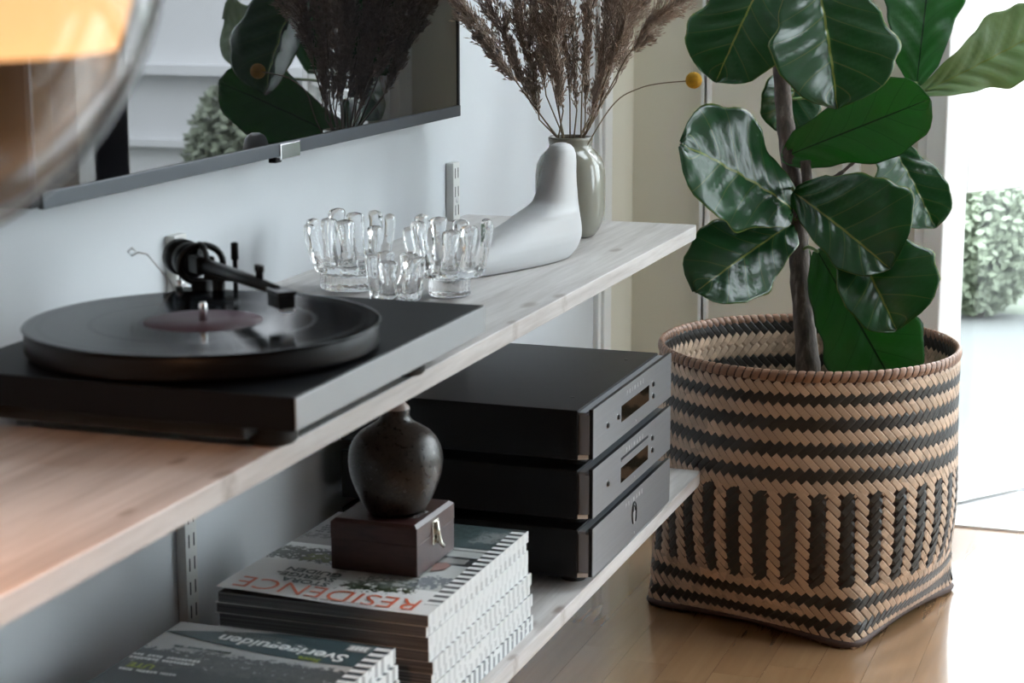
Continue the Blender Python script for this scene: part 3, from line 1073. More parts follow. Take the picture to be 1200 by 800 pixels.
# (spine x, head y) bottom to top
desc = ['undermost magazine of the tall stack, dark checks along its spine', 'second magazine from the bottom of the tall stack', 'third magazine from the bottom of the tall stack',
        'fourth magazine from the bottom of the tall stack', 'middle magazine of the tall stack, fifth from the bottom', 'fourth magazine down in the tall stack',
        'third magazine down in the tall stack, plain pale spine', 'second magazine down in the tall stack, just under the top cover', 'top magazine of the tall stack, white cover with large orange title']
tops = [((0.20, 0.21, 0.22), (0.05, 0.055, 0.07), 0.0, 0.8), ((0.5, 0.5, 0.48), (0.2, 0.22, 0.22), 1.6, 0.30), ((0.5, 0.52, 0.5), (0.3, 0.3, 0.3), 0.4, 0.22), ((0.6, 0.6, 0.58), (0.3, 0.3, 0.3), 2.5, 0.32),
        ((0.5, 0.5, 0.5), (0.25, 0.25, 0.25), 0.9, 0.3), ((0.5, 0.5, 0.5), (0.3, 0.3, 0.3), 2.0, 0.2), ((0.6, 0.6, 0.6), (0.35, 0.35, 0.35), 1.0, 0.12), ((0.55, 0.55, 0.55), (0.05, 0.06, 0.07), 2.2, 0.4), ((0.70, 0.72, 0.72), (0.03, 0.035, 0.04), 0.3, 0.12)]
topmag = None
for i, (h, d, (bc, tc, ph, ck)) in enumerate(zip(ths, desc, tops)):
    last = i == len(ths) - 1
    ox = 0.0 if last else [-0.002, -0.004, -0.001, -0.003, 0.000, -0.003, -0.002, -0.003][i]
    oy = 0.0 if last else [0.070, 0.062, 0.055, 0.045, 0.034, 0.024, 0.016, 0.006][i] * 0.32
    x1 = 0.3385 + ox
    y0 = 0.3600 + oy
    pict = None
    if last:
        pict = [(0.09, 0.20, 0.475, 0.520, (0.05, 0.065, 0.06), 0.40), (0.15, 0.205, 0.480, 0.505, (0.11, 0.14, 0.015), 0.40), (0.09, 0.2, 0.535, 0.70, (0.20, 0.19, 0.19), 0.0),
                (0.09, 0.2, 0.56, 0.575, (0.06, 0.06, 0.06), 0.45), (0.2, 0.36, 0.43, 0.70, (0.42, 0.44, 0.43), 0.0), (0.225, 0.300, 0.412, 0.432, (0.03, 0.045, 0.02), 0.44), (0.235, 0.30, 0.428, 0.46, (0.13, 0.15, 0.13), 0.5),
                (0.29, 0.325, 0.440, 0.475, (0.10, 0.12, 0.14), 0.38), (0.27, 0.33, 0.515, 0.545, (0.03, 0.035, 0.04), 0.0), (0.285, 0.315, 0.522, 0.538, (0.22, 0.22, 0.21), 0.0),
                (0.2, 0.36, 0.565, 0.568, (0.1, 0.1, 0.1), 0.0), (0.2, 0.36, 0.575, 0.68, (0.06, 0.085, 0.09), 0.0), (0.29, 0.33, 0.60, 0.64, (0.18, 0.20, 0.20), 0.42), (0.2, 0.3, 0.61, 0.66, (0.03, 0.05, 0.05), 0.5)]
    mt = cover_mat('magazine_cover', x1, y0, y0 + 0.298, bc, tc, ph, pict, ck)
    m = magazine(x1 - 0.229, x1, y0, y0 + 0.298, zz, h, mt, d, G1, last)
    if last:
        topmag = m
        zt = zz + h
        MT = lambda x, y, dz=0.0: frame((x, y, zt + 0.0001 + dz), (-1, 0, 0), (0, -1, 0), (0, 0, 1))
        text_mesh('lettering', 'RESIDENCE', 0.046, MT(0.222, 0.3840, 0.0006), M_orange, m, 0.0001, bold=-0.0004, sx=0.86, label='orange title lettering')
        print_rows(MT(0.212, 0.3655, 0.0012), 0.17, 1, 0.004, 0.0032, M_greyink, m, 1)
        text_mesh('lettering', 'STORA\nSVERIGE-\nGUIDEN', 0.0165, MT(0.212, 0.4235, 0.0007), M_greenink, m, 0.0001, bold=0.0003, align='LEFT', spacing_line=1.0, label='dark green lettering')
        print_rows(MT(0.180, 0.4590, 0.0006), 0.06, 2, 0.0062, 0.0042, M_greyink, m, 2, -1)
        print_rows(MT(0.150, 0.590, 0.0010), 0.08, 4, 0.0075, 0.0050, M_print, m, 3)
        for ch in list(m.children):
            if ch.name.startswith('lettering'):
                for v in ch.data.vertices:
                    v.co.z += cover_lift((v.co.x - x1 + 0.229) / 0.229, (v.co.y - y0) / 0.298)
        MB().prism([(0.290, 0.488), (0.302, 0.497), (0.304, 0.512), (0.296, 0.520), (0.286, 0.514)], zt + 0.0002, zt + 0.0006).build('printed_badge', plain('red_brown_ink', (0.20, 0.085, 0.065), 0.4), m, label='red-brown badge printed on the cover')
    zz += h + 0.00015
BOXZ = zz + 0.0008

G2 = 'magazines at the front of the lower shelf'
ths2 = [0.0150, 0.0135, 0.0145, 0.0140, 0.0140, 0.0135, 0.0155]
desc2 = ['undermost magazine of the low stack in front', 'second magazine from the bottom of the low front stack', 'third magazine from the bottom of the low front stack', 'middle magazine of the low front stack',
         'third magazine down in the low front stack', 'second magazine down in the low front stack, under the teal cover', 'top magazine of the low stack, dark teal cover with bold white title']
zz = LS
for i, (h, d) in enumerate(zip(ths2, desc2)):
    last = i == len(ths2) - 1
    x1 = 0.3215 + (0 if last else [0.0, .002, -.001, .003, .006, .004][i])
    y0 = 0.0195 - (0 if last else [0.01, .004, .008, .002, .006, .004][i])
    pict = None
    if last:
        pict = [(0.0, 0.34, 0.19, 0.245, (0.06, 0.07, 0.075), 0.36), (0.0, 0.34, 0.0, 0.205, (0.045, 0.055, 0.06), 0.0), (0.14, 0.30, 0.20, 0.235, (0.09, 0.10, 0.10), 0.5), (0.1, 0.3, 0.05, 0.15, (0.10, 0.11, 0.11), 0.5)]
    mt = cover_mat('magazine_cover', x1, y0 - 0.03, y0 + 0.298, (0.40, 0.41, 0.41) if last else (0.55, 0.55, 0.55), (0.03, 0.045, 0.055), 0.5 + i * 0.9, pict, 0.6)
    m = magazine(x1 - 0.229, x1, y0, y0 + 0.298, zz, h, mt, d, G2, False)
    if last:
        zt = zz + h
        # teal banner swept across the foot of the cover
        up_, dn_ = [], []
        for k in range(25):
            u = k / 24
            xx = 0.0935 + u * 0.212
            up_.append((xx, 0.287 + 0.029 * min(1, u * 1.9) ** 0.8))
            dn_.append((xx, 0.286 - 0.030 * math.sin(min(1, u * 1.15) * PI * 0.5)))
        MB().prism(dn_ + up_[::-1], zt + 0.0001, zt + 0.0003).build('printed_banner', M_teal, m, label='dark teal printed banner')
        MT = lambda x, y, a=0.0: frame((x, y, zt + 0.00045), (-math.cos(a), -math.sin(a), 0), (math.sin(a), -math.cos(a), 0), (0, 0, 1))
        text_mesh('lettering', 'Sverigeguiden', 0.0262, MT(0.220, 0.2805, -0.10), M_white, m, 0.0001, bold=0.0005, sx=0.98, label='bold white title lettering')
        text_mesh('lettering', 'Stora', 0.0110, MT(0.258, 0.2608, -0.10), M_lime, m, 0.0001, bold=0.0002)
        print_rows(MT(0.176, 0.2995, -0.05), 0.085, 2, 0.0062, 0.0045, M_greyink, m, 4, -1)
        print_rows(MT(0.150, 0.2520, -0.02), 0.07, 1, 0.006, 0.0050, M_greenink, m, 5)
        print_rows(MT(0.128, 0.2160, 0), 0.075, 2, 0.0085, 0.0058, M_white, m, 6)
        text_mesh('lettering', 'UTE', 0.0150, MT(0.118, 0.1950, 0), M_lime, m, 0.0001, bold=0.0003, label='lime lettering')
        print_rows(MT(0.128, 0.1820, 0), 0.08, 1, 0.008, 0.0055, M_white, m, 7)
        MB().box(0.2795, 0.3030, 0.2920, 0.3100, zt + 0.0003, zt + 0.0005).build('barcode_panel', M_greyink, m)
        bc_ = MB()
        for k in range(12):
            bx = 0.2815 + k * 0.0016
            bc_.box(bx, bx + (0.0009 if k % 3 else 0.0005), 0.2955, 0.3075, zt + 0.0005, zt + 0.0006)
        bc_.build('barcode', M_white, m)
    zz += h + 0.00015

# ------------------------------------------------------------------ wooden box
bx0, bx1, by0, by1 = 0.1905, 0.2868, 0.4610, 0.5665
BH = 0.0545
wb_ = thing('wooden_box', 'small dark red-brown wooden box with metal clasp on the magazines', 'box', ((bx0 + bx1) / 2, (by0 + by1) / 2, BOXZ))
MB().box(bx0, bx1, by0, by1, BOXZ, BOXZ + 0.0335).build('body', M_boxwood, wb_, 0.0009)
MB().box(bx0, bx1, by0, by1, BOXZ + 0.0337, BOXZ + BH - 0.0035).add([(bx0, by0, BOXZ + BH - 0.0035), (bx1, by0, BOXZ + BH - 0.0035), (bx1, by1, BOXZ + BH - 0.0035), (bx0, by1, BOXZ + BH - 0.0035), (bx0 + .004, by0 + .004, BOXZ + BH), (bx1 - .004, by0 + .004, BOXZ + BH), (bx1 - .004, by1 - .004, BOXZ + BH), (bx0 + .004, by1 - .004, BOXZ + BH)], [(4, 5, 6, 7), (0, 1, 5, 4), (1, 2, 6, 5), (2, 3, 7, 6), (3, 0, 4, 7)]).build('lid', M_boxwood, wb_)
cl = MB().box(bx1, bx1 + 0.0012, 0.503, 0.519, BOXZ + 0.0225, BOXZ + 0.048).build('clasp', M_gold, wb_, 0.0004, label='pale metal clasp')
MB().tube([(bx1 + 0.0014, 0.510, BOXZ + 0.047), (bx1 + 0.0030, 0.511, BOXZ + 0.036), (bx1 + 0.0048, 0.513, BOXZ + 0.024), (bx1 + 0.0085, 0.515, BOXZ + 0.0185)], [0.0026, 0.0028, 0.0026, 0.002], 10).build('latch_hook', M_gold, cl)
MB().lathe([(0.003, 0), (0.003, 0.003)], (bx1, 0.5105, BOXZ + 0.026), 12, axis=AXIS_X).build('latch_pin', M_gold, cl)
sc_ = MB()  # strokes in place of illegible carved lettering
for k, (sx, sy, ex, ey) in enumerate([(.0, .0, .006, .004), (.004, .006, .001, .011), (.008, .004, .006, .013), (.002, .014, .009, .017), (.008, .015, .003, .022), (.0, .019, .004, .026), (.005, .024, .010, .028), (.009, .021, .007, .030)]):
    px_, py_, qx_, qy_ = bx1 - .020 + sx, by0 + .026 + sy, bx1 - .020 + ex, by0 + .026 + ey
    sc_.tube([(px_, py_, BOXZ + BH + .0001), ((px_ + qx_) / 2 + .0015, (py_ + qy_) / 2, BOXZ + BH + .0002), (qx_, qy_, BOXZ + BH + .0001)], 0.0005, 5)
sc_.build('carved_marks', M_greyink, wb_, label='pale worn scratches on the lid')

# ------------------------------------------------------------------ dark bottle vase
bz = BOXZ + BH + 0.0003
prof = [(0.0275, 0.0), (0.0300, 0.001), (0.0335, 0.006), (0.0375, 0.0135), (0.0420, 0.0235), (0.0462, 0.035), (0.0486, 0.0445), (0.0494, 0.053), (0.0489, 0.062), (0.0470, 0.070), (0.0432, 0.0775), (0.0372, 0.0842), (0.0290, 0.0895), (0.0220, 0.0935), (0.0172, 0.0975), (0.0152, 0.1015), (0.0150, 0.1050), (0.0158, 0.1085), (0.0156, 0.1095)]
dv = MB().lathe(prof, (0, 0, 0), 64, True, False).build('bottle_vase', M_glaze)
dv.location = (0.2440, 0.5095, bz)
tag(dv, 'round dark bronze-glazed bottle vase standing on the wooden box', 'vase')
MB().lathe([(0.0156, 0.1095), (0.0150, 0.1112), (0.0085, 0.1180), (0.0062, 0.1235), (0.0050, 0.1235), (0.0050, 0.10)], (0.2440, 0.5095, bz), 40, False, False).build('lip', M_lip, dv, label='pale unglazed lip')


# ------------------------------------------------------------------ glass candle holders
def finger_glass(loc, label, n, r0, r1, h, w, th, base_r, base_h, ph, seed, dish):
    rr = random.Random(seed)
    mb = MB()
    ribs = 26
    mb.lathe([(base_r * .9, 0), (base_r, 0.002), (base_r, base_h * .9), (dish * .98, base_h), (dish * 1.0, base_h + 0.006), (dish * .8, base_h + 0.010), (dish * .3, base_h + 0.007), (0.001, base_h + 0.006)], (0, 0, 0), 104,
             fn=lambda p, a: Vector((p.x * (1 + 0.018 * math.cos(a * ribs) * (p.z < base_h)), p.y * (1 + 0.018 * math.cos(a * ribs) * (p.z < base_h)), p.z)))
    for k in range(n):
        a = 2 * PI * k / n + ph + rr.uniform(-.08, .08)
        hk = h * rr.uniform(0.86, 1.0)
        lean = rr.uniform(-0.12, 0.12)
        rad, tan = Vector((math.cos(a), math.sin(a), 0)), Vector((-math.sin(a), math.cos(a), 0))
        ns, sg = 22, 14
        vs = []
        for i in range(ns + 1):
            s = i / ns
            z = base_h + 0.001 + (hk - base_h) * (1 - (1 - s) ** 1.15 if s > .6 else s * (1 - .4 ** 1.15) / .6)
            r = lerp(r0, r1, math.sin(s * PI * .62) / math.sin(PI * .62))
            end = math.sqrt(max(0.0, 1 - ((s - 0.86) / 0.14) ** 2)) if s > .86 else 1.0
            fl = (1.30 - 0.50 * s / .45) if s < .45 else (0.80 + 0.75 * (s - .45))
            ww = max(w * fl * end, 0.0006)
            tt_ = max(th * (1.0 - 0.25 * s + 0.35 * s * s) * end, 0.0005)
            c = rad * r + tan * (lean * z * (s > .0)) + Vector((0, 0, z))
            for q in range(sg):
                b = 2 * PI * q / sg
                vs.append(c + tan * ww * math.cos(b) + rad * tt_ * math.sin(b))
        fs = [(i * sg + q, i * sg + (q + 1) % sg, (i + 1) * sg + (q + 1) % sg, (i + 1) * sg + q) for i in range(ns) for q in range(sg)]
        fs += [tuple(reversed(range(sg))), tuple(ns * sg + q for q in range(sg))]
        mb.add(vs, fs, True)
    o = mb.build('glass_candle_holder', M_glass)
    rmsh = o.modifiers.new('melt', 'REMESH')
    rmsh.mode = 'VOXEL'
    rmsh.voxel_size = 0.0011
    rmsh.use_smooth_shade = True
    sm = o.modifiers.new('soften', 'SMOOTH')
    sm.factor = 0.5
    sm.iterations = 4
    o.location = loc
    return tag(o, label, 'candle holder', 'clear glass candle holders')


finger_glass((0.1019, 0.7203, US + 0.0003), 'large clear glass candle holder behind the tonearm, nearest the wall', 9, 0.0345, 0.0455, 0.0880, 0.0098, 0.0064, 0.0345, 0.0210, 0.35, 5, 0.040)
finger_glass((0.2262, 0.7147, US + 0.0003), 'large clear glass candle holder beside the white foot sculpture', 9, 0.0345, 0.0450, 0.0895, 0.0098, 0.0064, 0.0235, 0.0240, 0.12, 8, 0.040)
finger_glass((0.1960, 0.6300, US + 0.0003), 'small low clear glass candle holder in front of the other two', 6, 0.0215, 0.0260, 0.0585, 0.0106, 0.0066, 0.0200, 0.0080, 0.5, 3, 0.027)

# ------------------------------------------------------------------ white foot sculpture
fd = Vector((0.3189, 0.9478, 0))
fn_ = Vector((0.9478, -0.3189, 0))
fo = Vector((0.2196, 0.8167, US + 0.0004)) - fn_ * 0.030
prof = [  # z, s_front, s_back, half width
    (0.000, -0.060, 0.176, 0.026), (0.0015, -0.066, 0.184, 0.029), (0.006, -0.074, 0.192, 0.0315), (0.013, -0.079, 0.199, 0.033), (0.022, -0.072, 0.2045, 0.034), (0.032, -0.055, 0.2085, 0.0345),
    (0.042, -0.028, 0.2095, 0.034), (0.050, -0.002, 0.2090, 0.033), (0.058, 0.026, 0.2075, 0.032), (0.066, 0.054, 0.2055, 0.031), (0.074, 0.080, 0.2040, 0.0295), (0.081, 0.100, 0.2030, 0.026), (0.088, 0.1145, 0.2020, 0.0235),
    (0.096, 0.1205, 0.2010, 0.022), (0.106, 0.1260, 0.1995, 0.0205), (0.117, 0.1305, 0.1990, 0.019), (0.127, 0.1345, 0.1995, 0.018), (0.136, 0.1385, 0.1985, 0.0165), (0.142, 0.1430, 0.1950, 0.0145), (0.146, 0.1490, 0.1890, 0.011), (0.1485, 0.1590, 0.1790, 0.006)]
seg = 64
fine = []
for (za, *pa), (zb2, *pb) in zip(prof, prof[1:]):
    for k in range(3):
        fine.append([lerp(za, zb2, k / 3)] + [lerp(q, w, k / 3) for q, w in zip(pa, pb)])
fine.append(list(prof[-1]))
ZM = [(0, 0), (.006, .0055), (.022, .0175), (.05, .0375), (.0855, .0705), (.103, .0925), (.1485, .1440)]
for q in fine:
    for (za, va), (zb2, vb) in zip(ZM, ZM[1:]):
        if za <= q[0] <= zb2:
            q[0] = lerp(va, vb, (q[0] - za) / (zb2 - za))
            break
prof = fine
vs, fs = [], []
for z, sa, sb, hw in prof:
    c = (sa + sb) / 2 + 0.038
    hw *= 0.96
    r = math.sqrt(max(((sb - sa) / 2 * .615) ** 2 - (.788 * hw) ** 2, 1e-6)) / .615
    r = max(r, 0.006)
    for k in range(seg):
        a = 2 * PI * k / seg
        ca, sa_ = math.cos(a), math.sin(a)
        e = 0.82
        px = math.copysign(abs(ca) ** e, ca) * r
        py = math.copysign(abs(sa_) ** e, sa_) * hw * (1.0 - 0.16 * max(0, -ca) * (r > 0.06))
        p = fo + fd * (c + px) + fn_ * py
        vs.append((p.x, p.y, p.z + z))
n = len(prof)
for i in range(n - 1):
    for k in range(seg):
        fs.append((i * seg + k, i * seg + (k + 1) % seg, (i + 1) * seg + (k + 1) % seg, (i + 1) * seg + k))
fs.append(tuple(reversed(range(seg))))
fs.append(tuple((n - 1) * seg + k for k in range(seg)))
ft = MB().add(vs, fs, True).build('foot_sculpture', M_bisque)
ft.data.polygons[len(fs) - 2].use_smooth = False
tag(ft, 'matte white porcelain foot sculpture pointing toward the glass candle holders', 'sculpture')

# ------------------------------------------------------------------ stoneware vase
VL = Vector((0.2114, 1.2054, US + 0.0003))
prof = [(0.030, 0.0), (0.0335, 0.0015), (0.0400, 0.010), (0.0450, 0.022), (0.0472, 0.036), (0.0477, 0.060), (0.0474, 0.082), (0.0455, 0.097), (0.0405, 0.108), (0.0330, 0.1155), (0.0295, 0.1190), (0.0290, 0.124), (0.0300, 0.1305),
        (0.0300, 0.1335), (0.0285, 0.1345), (0.0268, 0.1335), (0.0262, 0.128), (0.0262, 0.118), (0.034, 0.110), (0.042, 0.095), (0.043, 0.03), (0.03, 0.006), (0.001, 0.005)]
vz = MB().lathe(prof, (0, 0, 0), 72, True, False).build('stoneware_vase', M_ceramic)
vz.location = VL
tag(vz, 'grey-green glazed stoneware vase holding dried reeds on the upper shelf', 'vase')

# ------------------------------------------------------------------ dried reeds
GRASS = [
    ([0.1535, 1.161, 0.8246], [0.0807, 1.1312, 0.9276], 0.039, 1),
    ([0.1543, 1.2077, 0.7986], [0.0727, 1.2244, 0.9728], 0.0413, 1),
    ([0.1762, 1.1787, 0.7785], [0.1291, 1.1899, 0.9711], 0.0413, 1),
    ([0.2038, 1.1785, 0.7929], [0.198, 1.1842, 0.9315], 0.0459, 1.2),
    ([0.1754, 1.2391, 0.8199], [0.1387, 1.282, 0.9814], 0.0322, 0.8),
    ([0.2289, 1.2164, 0.7769], [0.2222, 1.2574, 0.9818], 0.0299, 0.35),
    ([0.2101, 1.2377, 0.7862], [0.1814, 1.2867, 0.9838], 0.0299, 0.35),
    ([0.2396, 1.2055, 0.7689], [0.261, 1.2476, 0.973], 0.0367, 0.8),
    ([0.2376, 1.2581, 0.8061], [0.2622, 1.3259, 0.9835], 0.0459, 1),
    ([0.2602, 1.2142, 0.8369], [0.3194, 1.249, 0.9842], 0.0528, 1.1),
    ([0.2766, 1.2509, 0.8601], [0.3566, 1.2971, 0.9455], 0.0528, 1.1),
    ([0.251, 1.2859, 0.8231], [0.2712, 1.3591, 0.9716], 0.0413, 1),
    ([0.1637, 1.2449, 0.8054], [0.1107, 1.2986, 1.0044], 0.0367, 0.8),
    ([0.2025, 1.231, 0.798], [0.1841, 1.2711, 0.9565], 0.0207, 0.3),
    ([0.2296, 1.1982, 0.8124], [0.2479, 1.2205, 0.9688], 0.0207, 0.3),
    ([0.2038, 1.1972, 0.7892], [0.1746, 1.2115, 0.9463], 0.0207, 0.3),
    ([0.2402, 1.2343, 0.7815], [0.26, 1.2774, 0.9112], 0.0207, 0.3),
]
CRAS = [[0.2449, 1.1961, 0.7562], [0.2721, 1.2153, 0.802], [0.2989, 1.2283, 0.8187], [0.3243, 1.2387, 0.8254], [0.3585, 1.2514, 0.8287], [0.3681, 1.2551, 0.8297]]
rg = random.Random(21)
mouth = Vector((0.2114, 1.2054, US + 0.128))
glabels = ['dried reed with a full plume leaning farthest toward the television', 'dried reed with a thick dark plume second from the television', 'dried reed with a dense plume rising above the second one', 'dried reed with a short dark plume over the middle of the vase',
           'thin dried reed standing left of the vase middle', 'sparse dried reed with tiny seed husks right of the vase middle', 'sparse dried reed with tiny seed husks left of the vase middle', 'slim dried reed rising right of the vase middle',
           'dried reed with a full upright plume right of the vase middle', 'dried reed with a large plume leaning toward the plant', 'dried reed with the plume leaning farthest toward the plant', 'dried reed at the back of the bunch leaning toward the corner', 'dried reed at the back of the bunch leaning toward the television',
           'thin sparse reed stalk at the very middle of the vase', 'thin sparse reed stalk in front, tilted slightly toward the plant', 'thin sparse reed stalk in front, tilted slightly toward the television', 'short thin reed stalk between the middle and the large plumes']
for gi, ((a, b, w, dens), lab) in enumerate(zip(GRASS, glabels)):
    A, B = Vector(a), Vector(b)
    dirn = (A - mouth)
    foot = mouth + Vector((dirn.x, dirn.y, 0)).normalized() * 0.019 * min(1, dirn.length / .03)
    foot.z = US + 0.1335
    inner = Vector((VL.x - (foot.x - VL.x) * .7, VL.y - (foot.y - VL.y) * .7, US + 0.03))
    foot.x = lerp(foot.x, inner.x, 0.02)
    t = thing('dried_reed', lab, 'dried reed', foot, 'dried reeds in the stoneware vase')
    ax = (B - A)
    mid = A + ax * 0.5 + Vector((rg.uniform(-.006, .006), rg.uniform(-.006, .006), 0.008))
    tipx = B + ax.normalized() * 0.02
    stem = [inner, foot, foot.lerp(A, .5), A, mid, B, tipx]
    MB().tube(stem, [0.0012, 0.0012, 0.0011, 0.0010, 0.0008, 0.0006, 0.0003], 6).build('stem', M_reed, t)
    mb = MB()
    L = ax.length * 1.06
    N = int(1250 * dens * max(1.0, L / 0.13))
    axn = ax.normalized()
    o1 = axn.orthogonal().normalized()
    o2 = axn.cross(o1)
    nbr = max(8, int(34 * dens ** .5))
    branches = []
    for k in range(nbr):
        u = (k + rg.random()) / nbr
        ph = rg.uniform(0, 2 * PI)
        env = math.sin(min(1, u * 1.6 + .12) * PI / 2) * (1 - max(0, u - .55) * 1.7)
        rd = (o1 * math.cos(ph) + o2 * math.sin(ph)) * w * 0.46 * max(.12, env) * rg.uniform(.35, 1.0)
        p0 = A.lerp(mid, u * 2) if u < .5 else mid.lerp(B, u * 2 - 1)
        p1 = p0 + axn * L * rg.uniform(.16, .30) + rd + Vector((0, 0, -0.25 * rd.length))
        branches.append((p0, p1, rd))
        if dens > .6:
            mb.tube([p0, p0.lerp(p1, .5) + rd * .15, p1], [0.0005, 0.0004, 0.0002], 4, False)
        else:
            mb.tube([p0, p0.lerp(p1, .5) + rd * .25, p1], [0.0005, 0.0004, 0.0002], 4, False)
    for k in range(N):
        p0, p1, rd = branches[rg.randrange(nbr)]
        s = rg.random() ** 0.8
        c = p0.lerp(p1, s) + rd * .6 * s * (1 - s) + Vector((rg.gauss(0, 1), rg.gauss(0, 1), rg.gauss(0, 1))) * 0.0022
        d = ((p1 - p0).normalized() + Vector((rg.gauss(0, .33), rg.gauss(0, .33), rg.gauss(0, .33)))).normalized()
        ln = rg.uniform(0.006, 0.0125) * (1.0 if dens > .6 else 0.9)
        wd = rg.uniform(0.0007, 0.0013) * (1.0 if dens > .6 else 1.25)
        q = d.orthogonal().normalized()
        q2 = d.cross(q)
        mb.add([c, c + d * ln * .5 + q * wd, c + d * ln * .5 - q * .5 * wd + q2 * wd, c + d * ln * .5 - q * .5 * wd - q2 * wd, c + d * ln], [(0, 1, 2), (0, 2, 3), (0, 3, 1), (4, 2, 1), (4, 3, 2), (4, 1, 3)])
    mb.build('plume', M_plume, t)

cf = thing('billy_button', 'single yellow ball flower on a curved thin stem from the vase', 'flower', CRAS[0])
MB().tube(bez([Vector((VL.x - .02, VL.y, US + .04))] + [Vector(p) for p in CRAS[:-1]], 6), 0.0009, 8).build('stem', M_reed, cf)
ball = MB()
bc_ = Vector(CRAS[-1])
gold = PI * (3 - 5 ** .5)
for k in range(260):
    zq = 1 - 2 * (k + .5) / 260
    rq = math.sqrt(1 - zq * zq)
    d = Vector((rq * math.cos(k * gold), rq * math.sin(k * gold), zq))
    u = d.orthogonal().normalized()
    w = d.cross(u)
    s = 0.0010
    p = bc_ + d * 0.0102
    q = bc_ + d * 0.0117
    ball.add([p + u * s, p + w * s, p - u * s, p - w * s, q], [(0, 1, 4), (1, 2, 4), (2, 3, 4), (3, 0, 4)], True)
ball.lathe([(0.0103 * math.sin(PI * i / 16) + .00001, -0.0103 * math.cos(PI * i / 16)) for i in range(17)], bc_, 28)
ball.build('flower_head', M_yellow, cf)

# ------------------------------------------------------------------ woven basket
BC = Vector((0.461, 1.631, 0))
BHT = 0.400
ang0 = math.radians(-17.0)      # direction of the front bottom edge
HS = 0.1815                                              # half side of the square foot
RT = 0.2285


def sup(a, n_):
    """Unit-square superellipse radius in the direction a (relative to the square's axes)."""
    c, s = abs(math.cos(a)), abs(math.sin(a))
    return 1.0 / (c ** n_ + s ** n_) ** (1.0 / n_)


def bas(a, z, off=0.0):
    """Point on the basket wall at angle a, height z (0..1)."""
    u = max(0.0, min(1.0, z))
    q = u ** 0.55
    rs_ = HS * sup(a - ang0, 16.0)
    rm_ = 0.2290
    r = lerp(rs_, rm_, min(1.0, q * 1.55) if u < .5 else 1.0)
    r = lerp(rs_, rm_ + 0.011 * max(0.0, 1 - u * 1.25), 1 - (1 - min(1, u / 0.52)) ** 2.1) + off
    sag = 0.0
    if u < 0.25:
        k = 1 - u / 0.25
        sag = 0.014 * k * (1 - (sup(a - ang0, 16.0) - 1) / 0.3)
    return Vector((BC.x + r * math.cos(a), BC.y + r * math.sin(a), 0.004 + u * BHT + max(0, sag) * .6))


bk = thing('woven_basket', 'large woven bamboo basket with black and natural bands on the floor', 'basket', (BC.x, BC.y, 0))
NS, NZ = 96, 20
mb = MB()
vs = []
for j in range(NZ + 1):
    for k in range(NS):
        vs.append(bas(2 * PI * k / NS, j / NZ, -0.0035))
inner_n = len(vs)
for j in range(NZ + 1):
    for k in range(NS):
        vs.append(bas(2 * PI * k / NS, j / NZ, -0.0060))
fs = []
for j in range(NZ):
    for k in range(NS):
        k2 = (k + 1) % NS
        fs.append((j * NS + k, j * NS + k2, (j + 1) * NS + k2, (j + 1) * NS + k))
        fs.append((inner_n + j * NS + k, inner_n + (j + 1) * NS + k, inner_n + (j + 1) * NS + k2, inner_n + j * NS + k2))
for k in range(NS):
    k2 = (k + 1) % NS
    fs.append((NZ * NS + k, NZ * NS + k2, inner_n + NZ * NS + k2, inner_n + NZ * NS + k))
fs.append(tuple(reversed(range(NS))))
mb.add(vs, fs, True)
mb.build('backing', M_rimdark, bk)


def strip_mesh(L, W_, m):
    """One float of the weave: x across the strip, y along it, z outward; bowed in the middle, dipping at its ends."""
    mb = MB()
    ys = [-0.5, -0.36, 0.0, 0.36, 0.5]
    zs = [-0.0020, -0.0003, 0.0003, -0.0003, -0.0020]
    vs = []
    for y, z in zip(ys, zs):
        vs += [(-W_ / 2, y * L, z - .0006), (-W_ * .36, y * L, z), (W_ * .36, y * L, z), (W_ / 2, y * L, z - .0006)]
    fs = [(i * 4 + j, i * 4 + j + 1, i * 4 + j + 5, i * 4 + j + 4) for i in range(4) for j in range(3)]
    mb.add(vs, fs)
    return mb.mesh('strip', m)


SWID = 0.0104
NC = 98
pitch = 2 * PI / NC
bandpitch = 0.0203
SLEN = 0.0300
ME_T, ME_D = strip_mesh(SLEN, SWID * .97, M_tan), strip_mesh(SLEN, SWID * .97, M_ink)
floats = []      # (angle, z height 0..1, tilt sign, dark?, inner?)
ROW0 = 1 - 0.036 / BHT * 1.0
step = bandpitch / BHT
rows_top = ['T', 'D', 'T', 'D', 'T', 'D', 'T', 'D', 'T']
zc = 1 - 0.0215 / BHT
for i, r in enumerate(rows_top):
    for k in range(NC):
        floats.append(((k + 0.5 * (i % 2)) * pitch, zc, r == 'D', False))
    zlast = zc
    zc -= step * (0.62 if i == 0 else 0.93)
# upright stripes
NV = 68
rowp = 0.0160 / BHT
zv = zlast - step * .62
nrow = 9
for j in range(nrow):
    for k in range(NV):
        floats.append(((k + 0.0) * 2 * PI / NV + (0.0 if True else 0), zv - j * rowp, k % 2 == 0, False))
zb_ = zv - (nrow - 1) * rowp - step * 0.62
rows_bot = ['T', 'D', 'T', 'D', 'T', 'D']
i = 0
while zb_ > 0.012 and i < len(rows_bot):
    for k in range(NC):
        floats.append(((k + 0.5 * (i % 2)) * pitch, zb_, rows_bot[i] == 'D', False))
    zb_ -= step * 0.90
    i += 1
# inside of the rim, seen at the back
zi = 1 - 0.014 / BHT
for i, r in enumerate(['D', 'T', 'T', 'D', 'T', 'T']):
    for k in range(NC):
        floats.append(((k + 0.5 * (i % 2)) * pitch, zi, r == 'D', True))
    zi -= step * 0.93


